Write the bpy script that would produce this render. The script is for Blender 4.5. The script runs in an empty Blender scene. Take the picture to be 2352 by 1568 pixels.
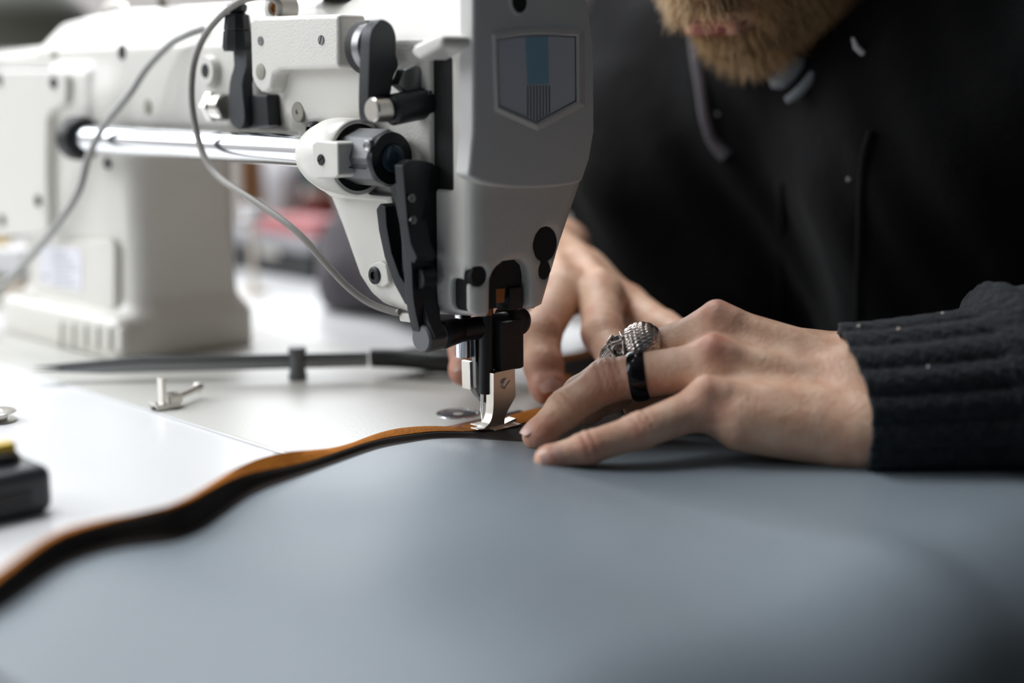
import bpy, bmesh, math, random
import numpy as np
from mathutils import Vector, Matrix
random.seed(7); rng = np.random.default_rng(7)
S = 0.001                                   # the script thinks in millimetres
scene = bpy.context.scene
col = scene.collection
# ------------------------------------------------------------------ camera
F = 3267.0; CX = 1176.0; CY = 784.0; HC = 172.0; HOR = 178.0
PITCH = math.atan((CY - HOR) / F)
cam_d = bpy.data.cameras.new('camera'); cam = bpy.data.objects.new('camera', cam_d); col.objects.link(cam)
cam.location = (0, 0, HC * S); cam.rotation_euler = (math.pi / 2 - PITCH, 0, 0)
cam_d.sensor_width = 36.0; cam_d.lens = 36.0 * F / 2352.0
cam_d.clip_start = 0.01; cam_d.clip_end = 50
cam_d.dof.use_dof = True; cam_d.dof.focus_distance = 0.690; cam_d.dof.aperture_fstop = 2.4
scene.camera = cam
# ------------------------------------------------------------------ light
world = bpy.data.worlds.new('world'); scene.world = world; world.use_nodes = True
world.node_tree.nodes['Background'].inputs[0].default_value = (0.62, 0.78, 0.92, 1)
world.node_tree.nodes['Background'].inputs[1].default_value = 0.05
def area(name, loc, aim, sx, sy, power, color):
    d = bpy.data.lights.new(name, 'AREA'); d.shape = 'RECTANGLE'; d.size = sx; d.size_y = sy; d.energy = power; d.color = color
    o = bpy.data.objects.new(name, d); col.objects.link(o); o.location = loc
    o.rotation_euler = (Vector(aim) - Vector(loc)).to_track_quat('-Z', 'Y').to_euler(); return o
area('window_daylight', (-1.98, 1.20, 1.15), (0, 0.95, 0.10), 2.6, 1.2, 50, (0.94, 0.97, 1.0))
area('overhead_fill', (-0.55, 1.05, 1.86), (-0.25, 0.80, 0), 1.3, 1.0, 50, (0.95, 0.97, 1.0))  # added overhead fill lamp below the closed ceiling, brightens the hand
area('window_daylight', (-0.6, 3.36, 1.05), (-0.5, 0.7, 0.2), 1.7, 1.1, 36, (0.95, 0.97, 1.0))
vs = scene.view_settings
vs.view_transform = 'Standard'; vs.look = 'None'; vs.exposure = 0.10; vs.gamma = 1.0; vs.use_curve_mapping = False
scene.cycles.use_denoising = True
scene.cycles.max_bounces = 4; scene.cycles.diffuse_bounces = 3; scene.cycles.glossy_bounces = 3; scene.cycles.transmission_bounces = 2
scene.cycles.caustics_reflective = False; scene.cycles.caustics_refractive = False; scene.cycles.adaptive_threshold = 0.06
# ------------------------------------------------------------------ frames of reference
fwd = np.array([0, math.cos(PITCH), -math.sin(PITCH)]); upv = np.array([0, math.sin(PITCH), math.cos(PITCH)])
CAM = np.array([0, 0, HC])
def ray(x, y): return fwd + np.array([1., 0, 0]) * (x - CX) / F + upv * (CY - y) / F
def onz(x, y, z=0.): d = ray(x, y); return CAM + d * ((z - HC) / d[2])
def onY(x, y, Y): d = ray(x, y); return CAM + d * (Y / d[1])
TH = math.radians(44.5)
UH = np.array([-math.sin(TH), math.cos(TH), 0]); VH = np.array([-math.cos(TH), -math.sin(TH), 0]); WH = np.array([0, 0, 1.])
ORG = onz(1132, 992)                        # the needle on the bed: u runs along the arm, v to its rear, w up
R3 = np.array([UH, VH, WH])
def M(u, v, w): return ORG + UH * u + VH * v + WH * w
def toM(P): return (np.asarray(P) - ORG) @ R3.T
def onU(x, y, u): d = ray(x, y); return CAM + d * (((ORG - CAM) @ UH + u) / (d @ UH))
def onV(x, y, v): d = ray(x, y); return CAM + d * (((ORG - CAM) @ VH + v) / (d @ VH))
def onW(x, y, w): return onz(x, y, w)
# ------------------------------------------------------------------ materials
MATS = {}
def mat(name, color, rough=0.5, metal=0.0, bump=None, var=None, sss=0.0, coat=0.0, spec=0.5, sheen=0.0):
    m = bpy.data.materials.new(name); m.use_nodes = True; nt = m.node_tree; b = nt.nodes['Principled BSDF']
    b.inputs['Base Color'].default_value = (*color, 1); b.inputs['Roughness'].default_value = rough; b.inputs['Metallic'].default_value = metal
    b.inputs['Specular IOR Level'].default_value = spec
    if coat: b.inputs['Coat Weight'].default_value = coat; b.inputs['Coat Roughness'].default_value = 0.08
    if sheen: b.inputs['Sheen Weight'].default_value = sheen; b.inputs['Sheen Roughness'].default_value = 0.5
    if sss:
        b.inputs['Subsurface Weight'].default_value = sss; b.inputs['Subsurface Radius'].default_value = (1, .35, .2); b.inputs['Subsurface Scale'].default_value = 0.003
    tc = nt.nodes.new('ShaderNodeTexCoord')
    if bump:
        for k, (sc, st, dist) in enumerate(bump if isinstance(bump, list) else [bump]):
            n = nt.nodes.new('ShaderNodeTexNoise'); n.inputs['Scale'].default_value = sc; n.inputs['Detail'].default_value = 3
            nt.links.new(tc.outputs['Object'], n.inputs['Vector'])
            bp = nt.nodes.new('ShaderNodeBump'); bp.inputs['Strength'].default_value = st; bp.inputs['Distance'].default_value = dist
            nt.links.new(n.outputs['Fac'], bp.inputs['Height'])
            if b.inputs['Normal'].is_linked: nt.links.new(b.inputs['Normal'].links[0].from_socket, bp.inputs['Normal'])
            nt.links.new(bp.outputs['Normal'], b.inputs['Normal'])
    if var:
        sc, c2 = var
        n = nt.nodes.new('ShaderNodeTexNoise'); n.inputs['Scale'].default_value = sc; n.inputs['Detail'].default_value = 4
        nt.links.new(tc.outputs['Object'], n.inputs['Vector'])
        r = nt.nodes.new('ShaderNodeValToRGB'); r.color_ramp.elements[0].position = .35; r.color_ramp.elements[1].position = .65
        r.color_ramp.elements[0].color = (*color, 1); r.color_ramp.elements[1].color = (*c2, 1)
        nt.links.new(n.outputs['Fac'], r.inputs['Fac']); nt.links.new(r.outputs['Color'], b.inputs['Base Color'])
    MATS[name] = m; return m
mat('cream_paint', (.73, .71, .66), .38, bump=(900, .35, .0006), coat=.25)
mat('cream_smooth', (.74, .72, .67), .35, bump=(700, .15, .0005), coat=.2)
mat('cream_shaded', (.66, .655, .635), .42, bump=(1100, .3, .0005))  # same cream paint on the end cover, its shade put into the tone
mat('bed_paint', (.55, .545, .51), .40, bump=(420, .3, .0006))
mat('chrome', (.86, .88, .92), .13, 1.0, bump=(60, .03, .0005))
mat('steel', (.62, .60, .56), .28, 1.0, bump=(900, .08, .0003))
mat('nickel', (.78, .75, .70), .33, 1.0, bump=(1500, .06, .0002))
mat('dark_steel', (.24, .245, .25), .35, 1.0, bump=(900, .15, .0003))
mat('gun_metal', (.16, .165, .17), .5, .6, bump=(900, .2, .0003))
mat('black_oxide', (.038, .040, .043), .42, 0.8, bump=(1200, .2, .0003), spec=.5)
mat('black_grain', (.055, .058, .062), .50, 0.75, bump=(1500, .8, .0006))
mat('hole_black', (.008, .008, .009), .7)
mat('plug_grey', (.30, .29, .24), .5)
mat('brass_and_glint', (.26, .13, .06), .4, 1.0)
mat('badge_silver', (.60, .63, .69), .45)
mat('badge_blue', (.26, .47, .60), .45)
mat('line_dark', (.05, .06, .08), .5)
mat('ring_blue', (.03, .06, .09), .3, .3)
mat('cable_grey', (.40, .40, .385), .42)
mat('cable_taupe', (.27, .255, .235), .40)
mat('table_white', (.71, .715, .72), .32, bump=(500, .1, .0004))
mat('leather_blue', (.175, .21, .238), .45, bump=[(700, .35, .0006), (14, .25, .004)], spec=.6)
mat('suede_tan', (.44, .15, .014), .9, bump=(900, .7, .0008), var=(160, (.36, .115, .010)), spec=.2)
mat('edge_dark', (.022, .017, .014), .8, spec=.2)  # shade on the turned leather edge put into the colour
mat('knit_black', (.016, .018, .021), .9, bump=[(420, .9, .0016), (45, .4, .004)], var=(230, (.032, .036, .041)), sheen=.08, spec=.2)
mat('jacket_shaded', (.0095, .0098, .0105), .9, bump=[(500, .5, .001), (22, .5, .008)], sheen=.05, spec=.1)  # shaded chest: darker copy of the sleeve fabric
mat('jacket_lit', (.080, .073, .083), .9, bump=[(420, .7, .0014), (40, .4, .004)], sheen=.15, spec=.15)  # same fabric as the chest, window light put into a paler tone
mat('shirt_grey', (.42, .48, .53), .85, bump=(500, .5, .001))
mat('hair_blond', (.62, .43, .23), .5)
mat('lips', (.30, .085, .065), .6)
mat('nail', (.70, .43, .35), .35, coat=.1)
mat('ring_black', (.012, .012, .014), .12, .6)
mat('silver_antique', (.56, .50, .46), .25, 1.0, bump=(900, .2, .0003))
mat('label_white', (.80, .80, .86), .5)
mat('label_print', (.45, .47, .52), .6)
mat('wall_paint', (.80, .76, .73), .9)
mat('wall_dark', (.08, .08, .08), .9)
mat('ceiling_paint', (.45, .45, .45), .9)
mat('floor_grey', (.10, .095, .09), .8)
mat('wood_brown', (.24, .11, .03), .6, var=(30, (.17, .07, .02)))
mat('thread_white', (.82, .82, .86), .8)
mat('thread_teal', (.012, .14, .17), .7)
mat('thread_red', (.16, .02, .012), .7)
mat('cloth_pink', (.52, .22, .23), .85)
mat('cloth_grey', (.30, .30, .32), .85)
mat('plastic_black', (.012, .013, .014), .45)
mat('plastic_slate', (.03, .037, .042), .35)
mat('plastic_yellow', (.75, .50, .03), .4)
mat('paper_white', (.85, .85, .86), .8)
mat('paper_beige', (.62, .55, .46), .8)
mat('olive_shade', (.10, .105, .085), .7)
def skin_material():
    m = bpy.data.materials.new('skin'); m.use_nodes = True; nt = m.node_tree; b = nt.nodes['Principled BSDF']
    b.inputs['Roughness'].default_value = .46; b.inputs['Subsurface Weight'].default_value = .22
    b.inputs['Subsurface Radius'].default_value = (1, .35, .2); b.inputs['Subsurface Scale'].default_value = .003
    tc = nt.nodes.new('ShaderNodeTexCoord'); at = nt.nodes.new('ShaderNodeAttribute'); at.attribute_name = 'flush'
    n = nt.nodes.new('ShaderNodeTexNoise'); n.inputs['Scale'].default_value = 95; n.inputs['Detail'].default_value = 6
    nt.links.new(tc.outputs['Object'], n.inputs['Vector'])
    r = nt.nodes.new('ShaderNodeValToRGB'); r.color_ramp.elements[0].position = .3; r.color_ramp.elements[1].position = .72
    r.color_ramp.elements[0].color = (.80, .545, .39, 1); r.color_ramp.elements[1].color = (.62, .345, .23, 1)
    nt.links.new(n.outputs['Fac'], r.inputs['Fac'])
    mx = nt.nodes.new('ShaderNodeMix'); mx.data_type = 'RGBA'
    nt.links.new(at.outputs['Fac'], mx.inputs['Factor']); nt.links.new(r.outputs['Color'], mx.inputs['A'])
    mx.inputs['B'].default_value = (.60, .20, .155, 1); nt.links.new(mx.outputs['Result'], b.inputs['Base Color'])
    last = None
    for sc, st, ds in ((1600, .5, .0004), (420, .4, .0008), (120, .35, .0016)):
        v = nt.nodes.new('ShaderNodeTexNoise'); v.inputs['Scale'].default_value = sc; v.inputs['Detail'].default_value = 4
        nt.links.new(tc.outputs['Object'], v.inputs['Vector'])
        bp = nt.nodes.new('ShaderNodeBump'); bp.inputs['Strength'].default_value = st; bp.inputs['Distance'].default_value = ds
        nt.links.new(v.outputs['Fac'], bp.inputs['Height'])
        if last: nt.links.new(last.outputs['Normal'], bp.inputs['Normal'])
        last = bp
    nt.links.new(last.outputs['Normal'], b.inputs['Normal'])
    MATS['skin'] = m
skin_material()
# ------------------------------------------------------------------ object helpers
def tag(o, label=None, cat=None, group=None, kind=None):
    if label: o['label'] = label
    if cat: o['category'] = cat
    if group: o['group'] = group
    if kind: o['kind'] = kind
    return o
def thing(name, loc, label, cat, group=None):
    o = bpy.data.objects.new(name, None); col.objects.link(o); o.location = Vector([c * S for c in loc]); o.empty_display_size = .01
    return tag(o, label, cat, group)
def root_loc(p):
    if p is None: return np.zeros(3)
    while p.parent: p = p.parent
    return np.array(p.location) / S
class MB:
    def __init__(s): s.v = []; s.f = []
    def add(s, vs, fs):
        k = len(s.v); s.v += [tuple(p) for p in vs]; s.f += [tuple(i + k for i in f) for f in fs]; return s
    def prism(s, pts, off):
        n = len(pts); pts = [np.asarray(p, float) for p in pts]; off = np.asarray(off, float)
        nrm = sum((np.cross(pts[i], pts[(i + 1) % n]) for i in range(n)), np.zeros(3))
        if nrm @ off > 0: pts = pts[::-1]
        return s.add(pts + [p + off for p in pts], [tuple(range(n)), tuple(range(2 * n - 1, n - 1, -1))] + [((i + 1) % n, i, n + i, n + (i + 1) % n) for i in range(n)])
    def box(s, a, b):                       # machine frame corners
        u0, v0, w0 = a; u1, v1, w1 = b
        return s.prism([M(u0, v0, w0), M(u1, v0, w0), M(u1, v1, w0), M(u0, v1, w0)], WH * (w1 - w0))
    def lathe(s, o, axis, prof, seg=28, squash=None):
        o = np.asarray(o, float); a = np.asarray(axis, float); a = a / np.linalg.norm(a)
        t = np.array([0, 0, 1.]) if abs(a[2]) < .9 else np.array([1., 0, 0]); x = np.cross(t, a); x /= np.linalg.norm(x); y = np.cross(a, x)
        vs = []; fs = []
        for r, h in prof:
            for k in range(seg):
                q = 2 * math.pi * k / seg; vs.append(o + a * h + (x * math.cos(q) + y * math.sin(q) * (squash or 1)) * max(r, 1e-4))
        m = len(prof)
        for i in range(m - 1):
            for k in range(seg):
                k2 = (k + 1) % seg; fs.append((i * seg + k, i * seg + k2, (i + 1) * seg + k2, (i + 1) * seg + k))
        fs.append(tuple(range(seg - 1, -1, -1))); fs.append(tuple((m - 1) * seg + k for k in range(seg)))
        return s.add(vs, fs)
    def cyl(s, p, q, r, c=.5, seg=28, r2=None):
        p = np.asarray(p, float); q = np.asarray(q, float); L = np.linalg.norm(q - p); r2 = r if r2 is None else r2; c = min(c, r * .5, L * .3)
        return s.lathe(p, q - p, [(r - c, 0), (r, c), (r2, L - c), (r2 - c, L)], seg)
    def tube(s, path, r, seg=12):
        P = [np.asarray(p, float) for p in path]; n = len(P); vs = []; fs = []
        rr = r if hasattr(r, '__len__') else [r] * n; y = None
        for i in range(n):
            t = P[min(i + 1, n - 1)] - P[max(i - 1, 0)]; t /= np.linalg.norm(t)
            if y is None: y = np.cross(t, [0, 0, 1.]) if abs(t[2]) < .9 else np.cross(t, [1., 0, 0])
            y = y - t * (y @ t); y /= np.linalg.norm(y); x = np.cross(y, t)
            for k in range(seg):
                q = 2 * math.pi * k / seg; vs.append(P[i] + (x * math.cos(q) + y * math.sin(q)) * rr[i])
        for i in range(n - 1):
            for k in range(seg):
                k2 = (k + 1) % seg; fs.append((i * seg + k, (i + 1) * seg + k, (i + 1) * seg + k2, i * seg + k2))
        fs.append(tuple(range(seg))); fs.append(tuple((n - 1) * seg + k for k in range(seg - 1, -1, -1)))
        return s.add(vs, fs)
    def build(s, name, m, parent=None, bevel=0, segs=2, smooth=40, label=None):
        me = bpy.data.meshes.new(name); o0 = root_loc(parent)
        if parent is None and s.v: o0 = np.zeros(3)
        me.from_pydata([tuple((np.asarray(p) - o0) * S) for p in s.v], [], s.f)
        bm = bmesh.new(); bm.from_mesh(me)
        if bevel:
            bmesh.ops.remove_doubles(bm, verts=bm.verts, dist=1e-6)
            es = [e for e in bm.edges if len(e.link_faces) == 2 and e.calc_face_angle(0) > math.radians(32)]
            bmesh.ops.bevel(bm, geom=es, offset=bevel * S, segments=segs, affect='EDGES', profile=.5, clamp_overlap=True)
        bmesh.ops.recalc_face_normals(bm, faces=bm.faces)
        bm.to_mesh(me); bm.free()
        if smooth is not None:
            me.polygons.foreach_set('use_smooth', [True] * len(me.polygons)); me.set_sharp_from_angle(angle=math.radians(smooth))
        me.materials.append(MATS[m]); o = bpy.data.objects.new(name, me); col.objects.link(o)
        if bevel and smooth is not None: wn = o.modifiers.new('flat_faces', 'WEIGHTED_NORMAL'); wn.keep_sharp = True; wn.weight = 90
        if parent: o.parent = parent
        if label: o['label'] = label
        return o
def catmull(P, n):
    P = [np.asarray(p, float) for p in P]; P = [2 * P[0] - P[1]] + P + [2 * P[-1] - P[-2]]; out = []
    for i in range(1, len(P) - 2):
        for k in range(n):
            t = k / n; a, b, c, d = P[i - 1:i + 3]
            out.append(.5 * ((2 * b) + (c - a) * t + (2 * a - 5 * b + 4 * c - d) * t * t + (3 * b - a - 3 * c + d) * t ** 3))
    return out + [P[-2]]
def plateV(px, v, depth): return MB().prism([onV(x, y, v) for x, y in px], -VH * depth)     # outline seen on a plane facing the rear
def plateU(px, u, depth): return MB().prism([onU(x, y, u) for x, y in px], UH * depth)      # outline seen on a plane facing the needle end
def smooth_px(px, n=5, closed=False):
    if closed: px = px[-1:] + px + px[:2]
    q = catmull([(x, y, 0) for x, y in px], n)
    if closed: q = q[n:-2 * n]
    return [(p[0], p[1]) for p in q]
def screw(name, c, axis, r, h, m, parent, ang=.6, slot=True):
    a = np.asarray(axis, float) / np.linalg.norm(axis); t = np.array([0, 0, 1.]); x = np.cross(t, a)
    x = np.array([1., 0, 0]) if np.linalg.norm(x) < .1 else x / np.linalg.norm(x); y = np.cross(a, x)
    b = MB(); b.lathe(np.asarray(c) - a * 1.0, a, [(r, 0), (r, 1 + h * .45)], 20)
    if slot:
        for sg in (1, -1):
            pts = []
            for k in range(9):
                q = math.asin(.16) + (math.pi - 2 * math.asin(.16)) * k / 8; p = (math.cos(q) * r * .97, math.sin(q) * r * .97 * sg)
                p = (p[0] * math.cos(ang) - p[1] * math.sin(ang), p[0] * math.sin(ang) + p[1] * math.cos(ang)); pts.append(np.asarray(c) + a * h * .4 + x * p[0] + y * p[1])
            b.prism(pts, a * h * .6)
    else: b.lathe(np.asarray(c), a, [(r * .97, h * .3), (r * .8, h * .8), (r * .4, h), (r * .25, h * .7)], 20)
    return b.build(name, m, parent)
# ------------------------------------------------------------------ smooth solids: signed distances and surface nets
def smin(a, b, k): h = np.clip(.5 + .5 * (b - a) / k, 0, 1); return b + (a - b) * h - k * h * (1 - h)
def smax(a, b, k): return -smin(-a, -b, k)
def poly_sdf(X, Y, P):
    P = np.asarray(P, float); d = np.full(np.broadcast(X, Y).shape, 1e18); s = np.ones(d.shape); n = len(P)
    for i in range(n):
        a = P[i]; b = P[i - 1]; ex, ey = b - a; wx = X - a[0]; wy = Y - a[1]
        t = np.clip((wx * ex + wy * ey) / (ex * ex + ey * ey), 0, 1); d = np.minimum(d, (wx - ex * t) ** 2 + (wy - ey * t) ** 2)
        c1 = Y >= a[1]; c2 = Y < b[1]; c3 = ex * wy > ey * wx
        s = np.where((c1 & c2 & c3) | (~c1 & ~c2 & ~c3), -s, s)
    return s * np.sqrt(d)
def box_sdf(X, Y, Z, lo, hi, r=0):
    c = (np.array(lo) + hi) / 2; h = (np.array(hi) - lo) / 2 - r
    qx = np.abs(X - c[0]) - h[0]; qy = np.abs(Y - c[1]) - h[1]; qz = np.abs(Z - c[2]) - h[2]
    return np.sqrt(np.maximum(qx, 0) ** 2 + np.maximum(qy, 0) ** 2 + np.maximum(qz, 0) ** 2) + np.minimum(np.maximum(np.maximum(qx, qy), qz), 0) - r
def cone(P, a, b, ra, rb):
    a = np.asarray(a, float); d = np.asarray(b, float) - a; dd = d @ d + 1e-9; x = P[..., 0] - a[0]; y = P[..., 1] - a[1]; z = P[..., 2] - a[2]
    e = x * d[0]; e += y * d[1]; e += z * d[2]; t = np.clip(e / dd, 0, 1); x *= x; y *= y; z *= z; x += y; x += z; x -= t * (2 * e - t * dd)
    x = np.sqrt(np.maximum(x, 0)); x -= ra + (rb - ra) * t; return x
def ell(P, c, ax, r):
    q = (P - np.asarray(c)) @ np.asarray(ax).T; r = np.asarray(r, float)
    k0 = np.sqrt(((q / r) ** 2).sum(-1)); k1 = np.sqrt(((q / r ** 2) ** 2).sum(-1)) + 1e-9; return k0 * (k0 - 1) / k1
def surf_nets(val, lo, h, ids=None):
    ins = val < 0; nx, ny, nz = val.shape
    cnt = sum(ins[i:nx - 1 + i, j:ny - 1 + j, k:nz - 1 + k].astype(np.int8) for i in (0, 1) for j in (0, 1) for k in (0, 1))
    act = (cnt > 0) & (cnt < 8); idx = np.full(act.shape, -1, np.int64); I = np.argwhere(act)
    if len(I) == 0: return np.zeros((0, 3)), np.zeros((0, 4), int), idx
    idx[act] = np.arange(len(I)); acc = np.zeros((len(I), 3)); n = np.zeros(len(I))
    corners = [(i, j, k) for i in (0, 1) for j in (0, 1) for k in (0, 1)]
    cv = {c: val[I[:, 0] + c[0], I[:, 1] + c[1], I[:, 2] + c[2]] for c in corners}
    for c in corners:
        for ax in range(3):
            if c[ax]: continue
            e = list(c); e[ax] = 1; a = cv[c]; b = cv[tuple(e)]; m = (a < 0) != (b < 0)
            t = np.where(m, a / np.where(m, a - b, 1), 0); p = np.array(c, float)[None, :].repeat(len(I), 0); p[:, ax] += t
            acc += p * m[:, None]; n += m
    V = (I + acc / n[:, None]) * h + np.asarray(lo); Q = []
    for ax in range(3):
        sl = [slice(1, -1)] * 3; sl[ax] = slice(0, -1); s2 = list(sl); s2[ax] = slice(1, None)
        sl2 = [slice(1, val.shape[d] - 1) for d in range(3)]
        A = ins.take(range(0, val.shape[ax] - 1), ax); B = ins.take(range(1, val.shape[ax]), ax); d = A != B
        E = np.argwhere(d); o1, o2 = [x for x in range(3) if x != ax]
        E = E[(E[:, o1] > 0) & (E[:, o2] > 0) & (E[:, o1] < val.shape[o1] - 1) & (E[:, o2] < val.shape[o2] - 1)]
        if len(E) == 0: continue
        def g(a, b): e = E.copy(); e[:, o1] -= a; e[:, o2] -= b; return idx[e[:, 0], e[:, 1], e[:, 2]]
        q = np.stack([g(0, 0), g(1, 0), g(1, 1), g(0, 1)], 1); fl = A[E[:, 0], E[:, 1], E[:, 2]]
        if ax == 1: fl = ~fl
        q[~fl] = q[~fl][:, ::-1]; Q.append(q)
    return V, (np.concatenate(Q) if Q else np.zeros((0, 4), np.int64)), idx
def blocks(fn, lo, hi, h, N=28):            # fn(points, centre, radius) -> distances; only blocks near the surface are sampled
    lo = np.asarray(lo, float); dims = np.ceil((np.asarray(hi) - lo) / h).astype(int); VV = {}; keys = []; verts = []; quads = []
    B = 4 * N; big = []
    for bi in range(0, dims[0], B):
        for bj in range(0, dims[1], B):
            for bk in range(0, dims[2], B):
                c = lo + (np.array([bi, bj, bk]) + B / 2) * h; rad = B * h * .9
                if abs(fn(c[None, :], c, rad)[0]) > rad * 1.15: continue
                sub = np.array([(bi + i * N, bj + j * N, bk + k * N) for i in range(4) for j in range(4) for k in range(4)]); cs = lo + (sub + N / 2) * h
                big += [tuple(x) for x in sub[np.abs(fn(cs, c, rad)) < N * h * 1.05]]
    for bi, bj, bk in big:
        for _ in (0,):
            for _ in (0,):
                c = lo + (np.array([bi, bj, bk]) + N / 2) * h; rad = N * h * .95
                ii = np.arange(bi - 1, bi + N + 1); jj = np.arange(bj - 1, bj + N + 1); kk = np.arange(bk - 1, bk + N + 1)
                G = np.stack(np.meshgrid(ii, jj, kk, indexing='ij'), -1); P = np.asfortranarray(G.reshape(-1, 3) * h + lo)
                val = fn(P, c, rad).reshape(G.shape[:3]); V, Q, idx = surf_nets(val, lo + np.array([bi - 1, bj - 1, bk - 1]) * h, h)
                if len(V) == 0: continue
                cell = np.argwhere(idx >= 0) + np.array([bi - 1, bj - 1, bk - 1])
                key = ((cell[:, 0] + 9) * 8192 + cell[:, 1] + 9) * 8192 + cell[:, 2] + 9
                verts.append(V); quads.append(key[Q]); keys.append(key)
    K = np.concatenate(keys); V = np.concatenate(verts); Q = np.concatenate(quads)
    uk, first = np.unique(K, return_index=True); Q = np.searchsorted(uk, Q)
    Q = np.unique(Q[np.argsort(np.sort(Q, 1)[:, 0], kind='stable')], axis=0)
    s = np.sort(Q, 1); _, f = np.unique(s, axis=0, return_index=True)
    return V[first], Q[f]
def mesh_obj(name, V, Q, m, parent=None, smooth=True, attr=None):
    o0 = root_loc(parent); me = bpy.data.meshes.new(name); V = ((V - o0) * S).astype(np.float32)
    me.vertices.add(len(V)); me.vertices.foreach_set('co', V.ravel()); k = Q.shape[1]
    me.loops.add(Q.size); me.loops.foreach_set('vertex_index', Q.ravel().astype(np.int32)); me.polygons.add(len(Q))
    me.polygons.foreach_set('loop_start', np.arange(0, Q.size, k, dtype=np.int32))
    if attr:
        for n, a in attr.items(): t = me.attributes.new(n, 'FLOAT', 'POINT'); t.data.foreach_set('value', a.astype(np.float32))
    me.update(calc_edges=True); me.validate()
    if smooth: me.polygons.foreach_set('use_smooth', [True] * len(me.polygons))
    me.materials.append(MATS[m]); o = bpy.data.objects.new(name, me); col.objects.link(o)
    if parent: o.parent = parent
    return o
# ================================================================== the setting
def struct(name, lo, hi, m, cuts=()):
    b = MB(); lo = np.array(lo, float); hi = np.array(hi, float)
    b.prism([(lo[0], lo[1], lo[2]), (hi[0], lo[1], lo[2]), (hi[0], hi[1], lo[2]), (lo[0], hi[1], lo[2])], (0, 0, hi[2] - lo[2]))
    return tag(b.build(name, m, smooth=None), kind='structure')
struct('floor', (-2000, -1500, -780), (2600, 3400, -740), 'floor_grey')
struct('ceiling', (-2000, -1500, 1900), (2600, 3400, 1940), 'ceiling_paint')
struct('wall_right', (2600, -1500, -740), (2640, 3400, 1900), 'wall_dark')
def wall_with_opening(name, fixed, along, span, z, opening, thick, m):
    b = MB(); (a0, a1), (z0, z1) = span, z; (o0, o1, p0, p1) = opening
    for s0, s1, h0, h1 in ((a0, o0, z0, z1), (o1, a1, z0, z1), (o0, o1, z0, p0), (o0, o1, p1, z1)):
        if along == 'y': b.prism([(fixed, s0, h0), (fixed + thick, s0, h0), (fixed + thick, s1, h0), (fixed, s1, h0)], (0, 0, h1 - h0))
        else: b.prism([(s0, fixed, h0), (s1, fixed, h0), (s1, fixed + thick, h0), (s0, fixed + thick, h0)], (0, 0, h1 - h0))
    return tag(b.build(name, m, smooth=None), kind='structure')
wall_with_opening('wall_left', -2040, 'y', (-1500, 3400), (-740, 1900), (-100, 2500, 550, 1750), 40, 'wall_paint')
wall_with_opening('wall_back', 3400, 'x', (-2040, 2640), (-740, 1900), (-1450, 250, 500, 1600), 40, 'wall_paint')
def window(name, along, fixed, o):
    b = MB(); a0, a1, z0, z1 = o
    def bar(s0, s1, h0, h1):
        if along == 'y': b.prism([(fixed - 20, s0, h0), (fixed + 20, s0, h0), (fixed + 20, s1, h0), (fixed - 20, s1, h0)], (0, 0, h1 - h0))
        else: b.prism([(s0, fixed - 20, h0), (s1, fixed - 20, h0), (s1, fixed + 20, h0), (s0, fixed + 20, h0)], (0, 0, h1 - h0))
    bar(a0, a1, z0, z0 + 50); bar(a0, a1, z1 - 50, z1)
    for k in range(4): q = a0 + (a1 - a0 - 50) * k / 3; bar(q, q + 50, z0 + 50, z1 - 50)
    return tag(b.build(name, 'paper_white', smooth=None), kind='structure')
window('window_1', 'y', -2018, (-100, 2500, 550, 1750)); window('window_2', 'x', 3380, (-1450, 250, 500, 1600))
# ------------------------------------------------------------------ work table
tb = thing('work_table', M(100, 200, -740), 'white work table that the sewing machine is set into', 'table')
b = MB(); b.box((-254, -262, -31), (900, 760, -1)); b.build('table_top', 'table_white', tb, bevel=2)
for u, v in ((-215, -210), (-215, 700), (840, -210), (840, 700)):
    b = MB(); b.box((u - 22, v - 22, -740), (u + 22, v + 22, -31)); b.build('leg', 'steel', tb, bevel=2)
# ================================================================== sewing machine
mc = thing('sewing_machine', M(150, 0, 0), 'cream industrial sewing machine with black levers and chrome shaft', 'sewing machine')
b = MB(); b.box((-58, -88, -1), (446, 95, 0)); bed = b.build('bed', 'bed_paint', mc, bevel=.4)
b = MB(); b.box((-60, 95.2, -1), (446, 97.4, -.1)); b.build('bed_edge_strip', 'table_white', bed)
b = MB(); b.lathe(M(40.8, -13.9, -.2), WH, [(11.6, 0), (11.4, .5), (10.3, .55), (10, .25), (3, .25), (2, .1)], 40); b.build('bed_plug', 'chrome', bed)
b = MB(); b.box((-14, -42, -.2), (24, 26, .35)); b.build('needle_plate', 'chrome', bed, bevel=.3)
# ---- casting: arm, head and pillar in one
h = 1.5; lo = np.array([-32., -66., -3.]); hi = np.array([476., 66., 222.])
U = np.arange(lo[0], hi[0], h)[:, None, None]; V_ = np.arange(lo[1], hi[1], h)[None, :, None]; W_ = np.arange(lo[2], hi[2], h)[None, None, :]
armUW = poly_sdf(U, W_, [(-20, 63), (-20, 216), (330, 216), (388, 208), (397, 193), (472, 190), (472, 70), (380, 70), (330, 132), (300, 141), (114, 141), (108, 124), (90, 113), (80, 98), (66, 73), (57, 65), (48, 61), (30, 59)])
sec = poly_sdf(V_, W_, [(32, 50), (32, 189), (17, 208), (6, 216), (-30, 216), (-50, 196), (-53, 146), (-46, 124), (-30, 92), (-17, 61), (-14, 50)])
D = smax(armUW, sec, 9.)
pil = box_sdf(U, V_, W_, (289, -50, -12), (440, 28, 170), 12); D = smin(D, pil, 22.)
D = smin(D, box_sdf(U, V_, W_, (286, -56, -14), (446, 44, 26), 6), 14.)
D = smin(D, box_sdf(U, V_, W_, (44, 10, 150), (118, 37, 186), 8), 10.)
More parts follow.
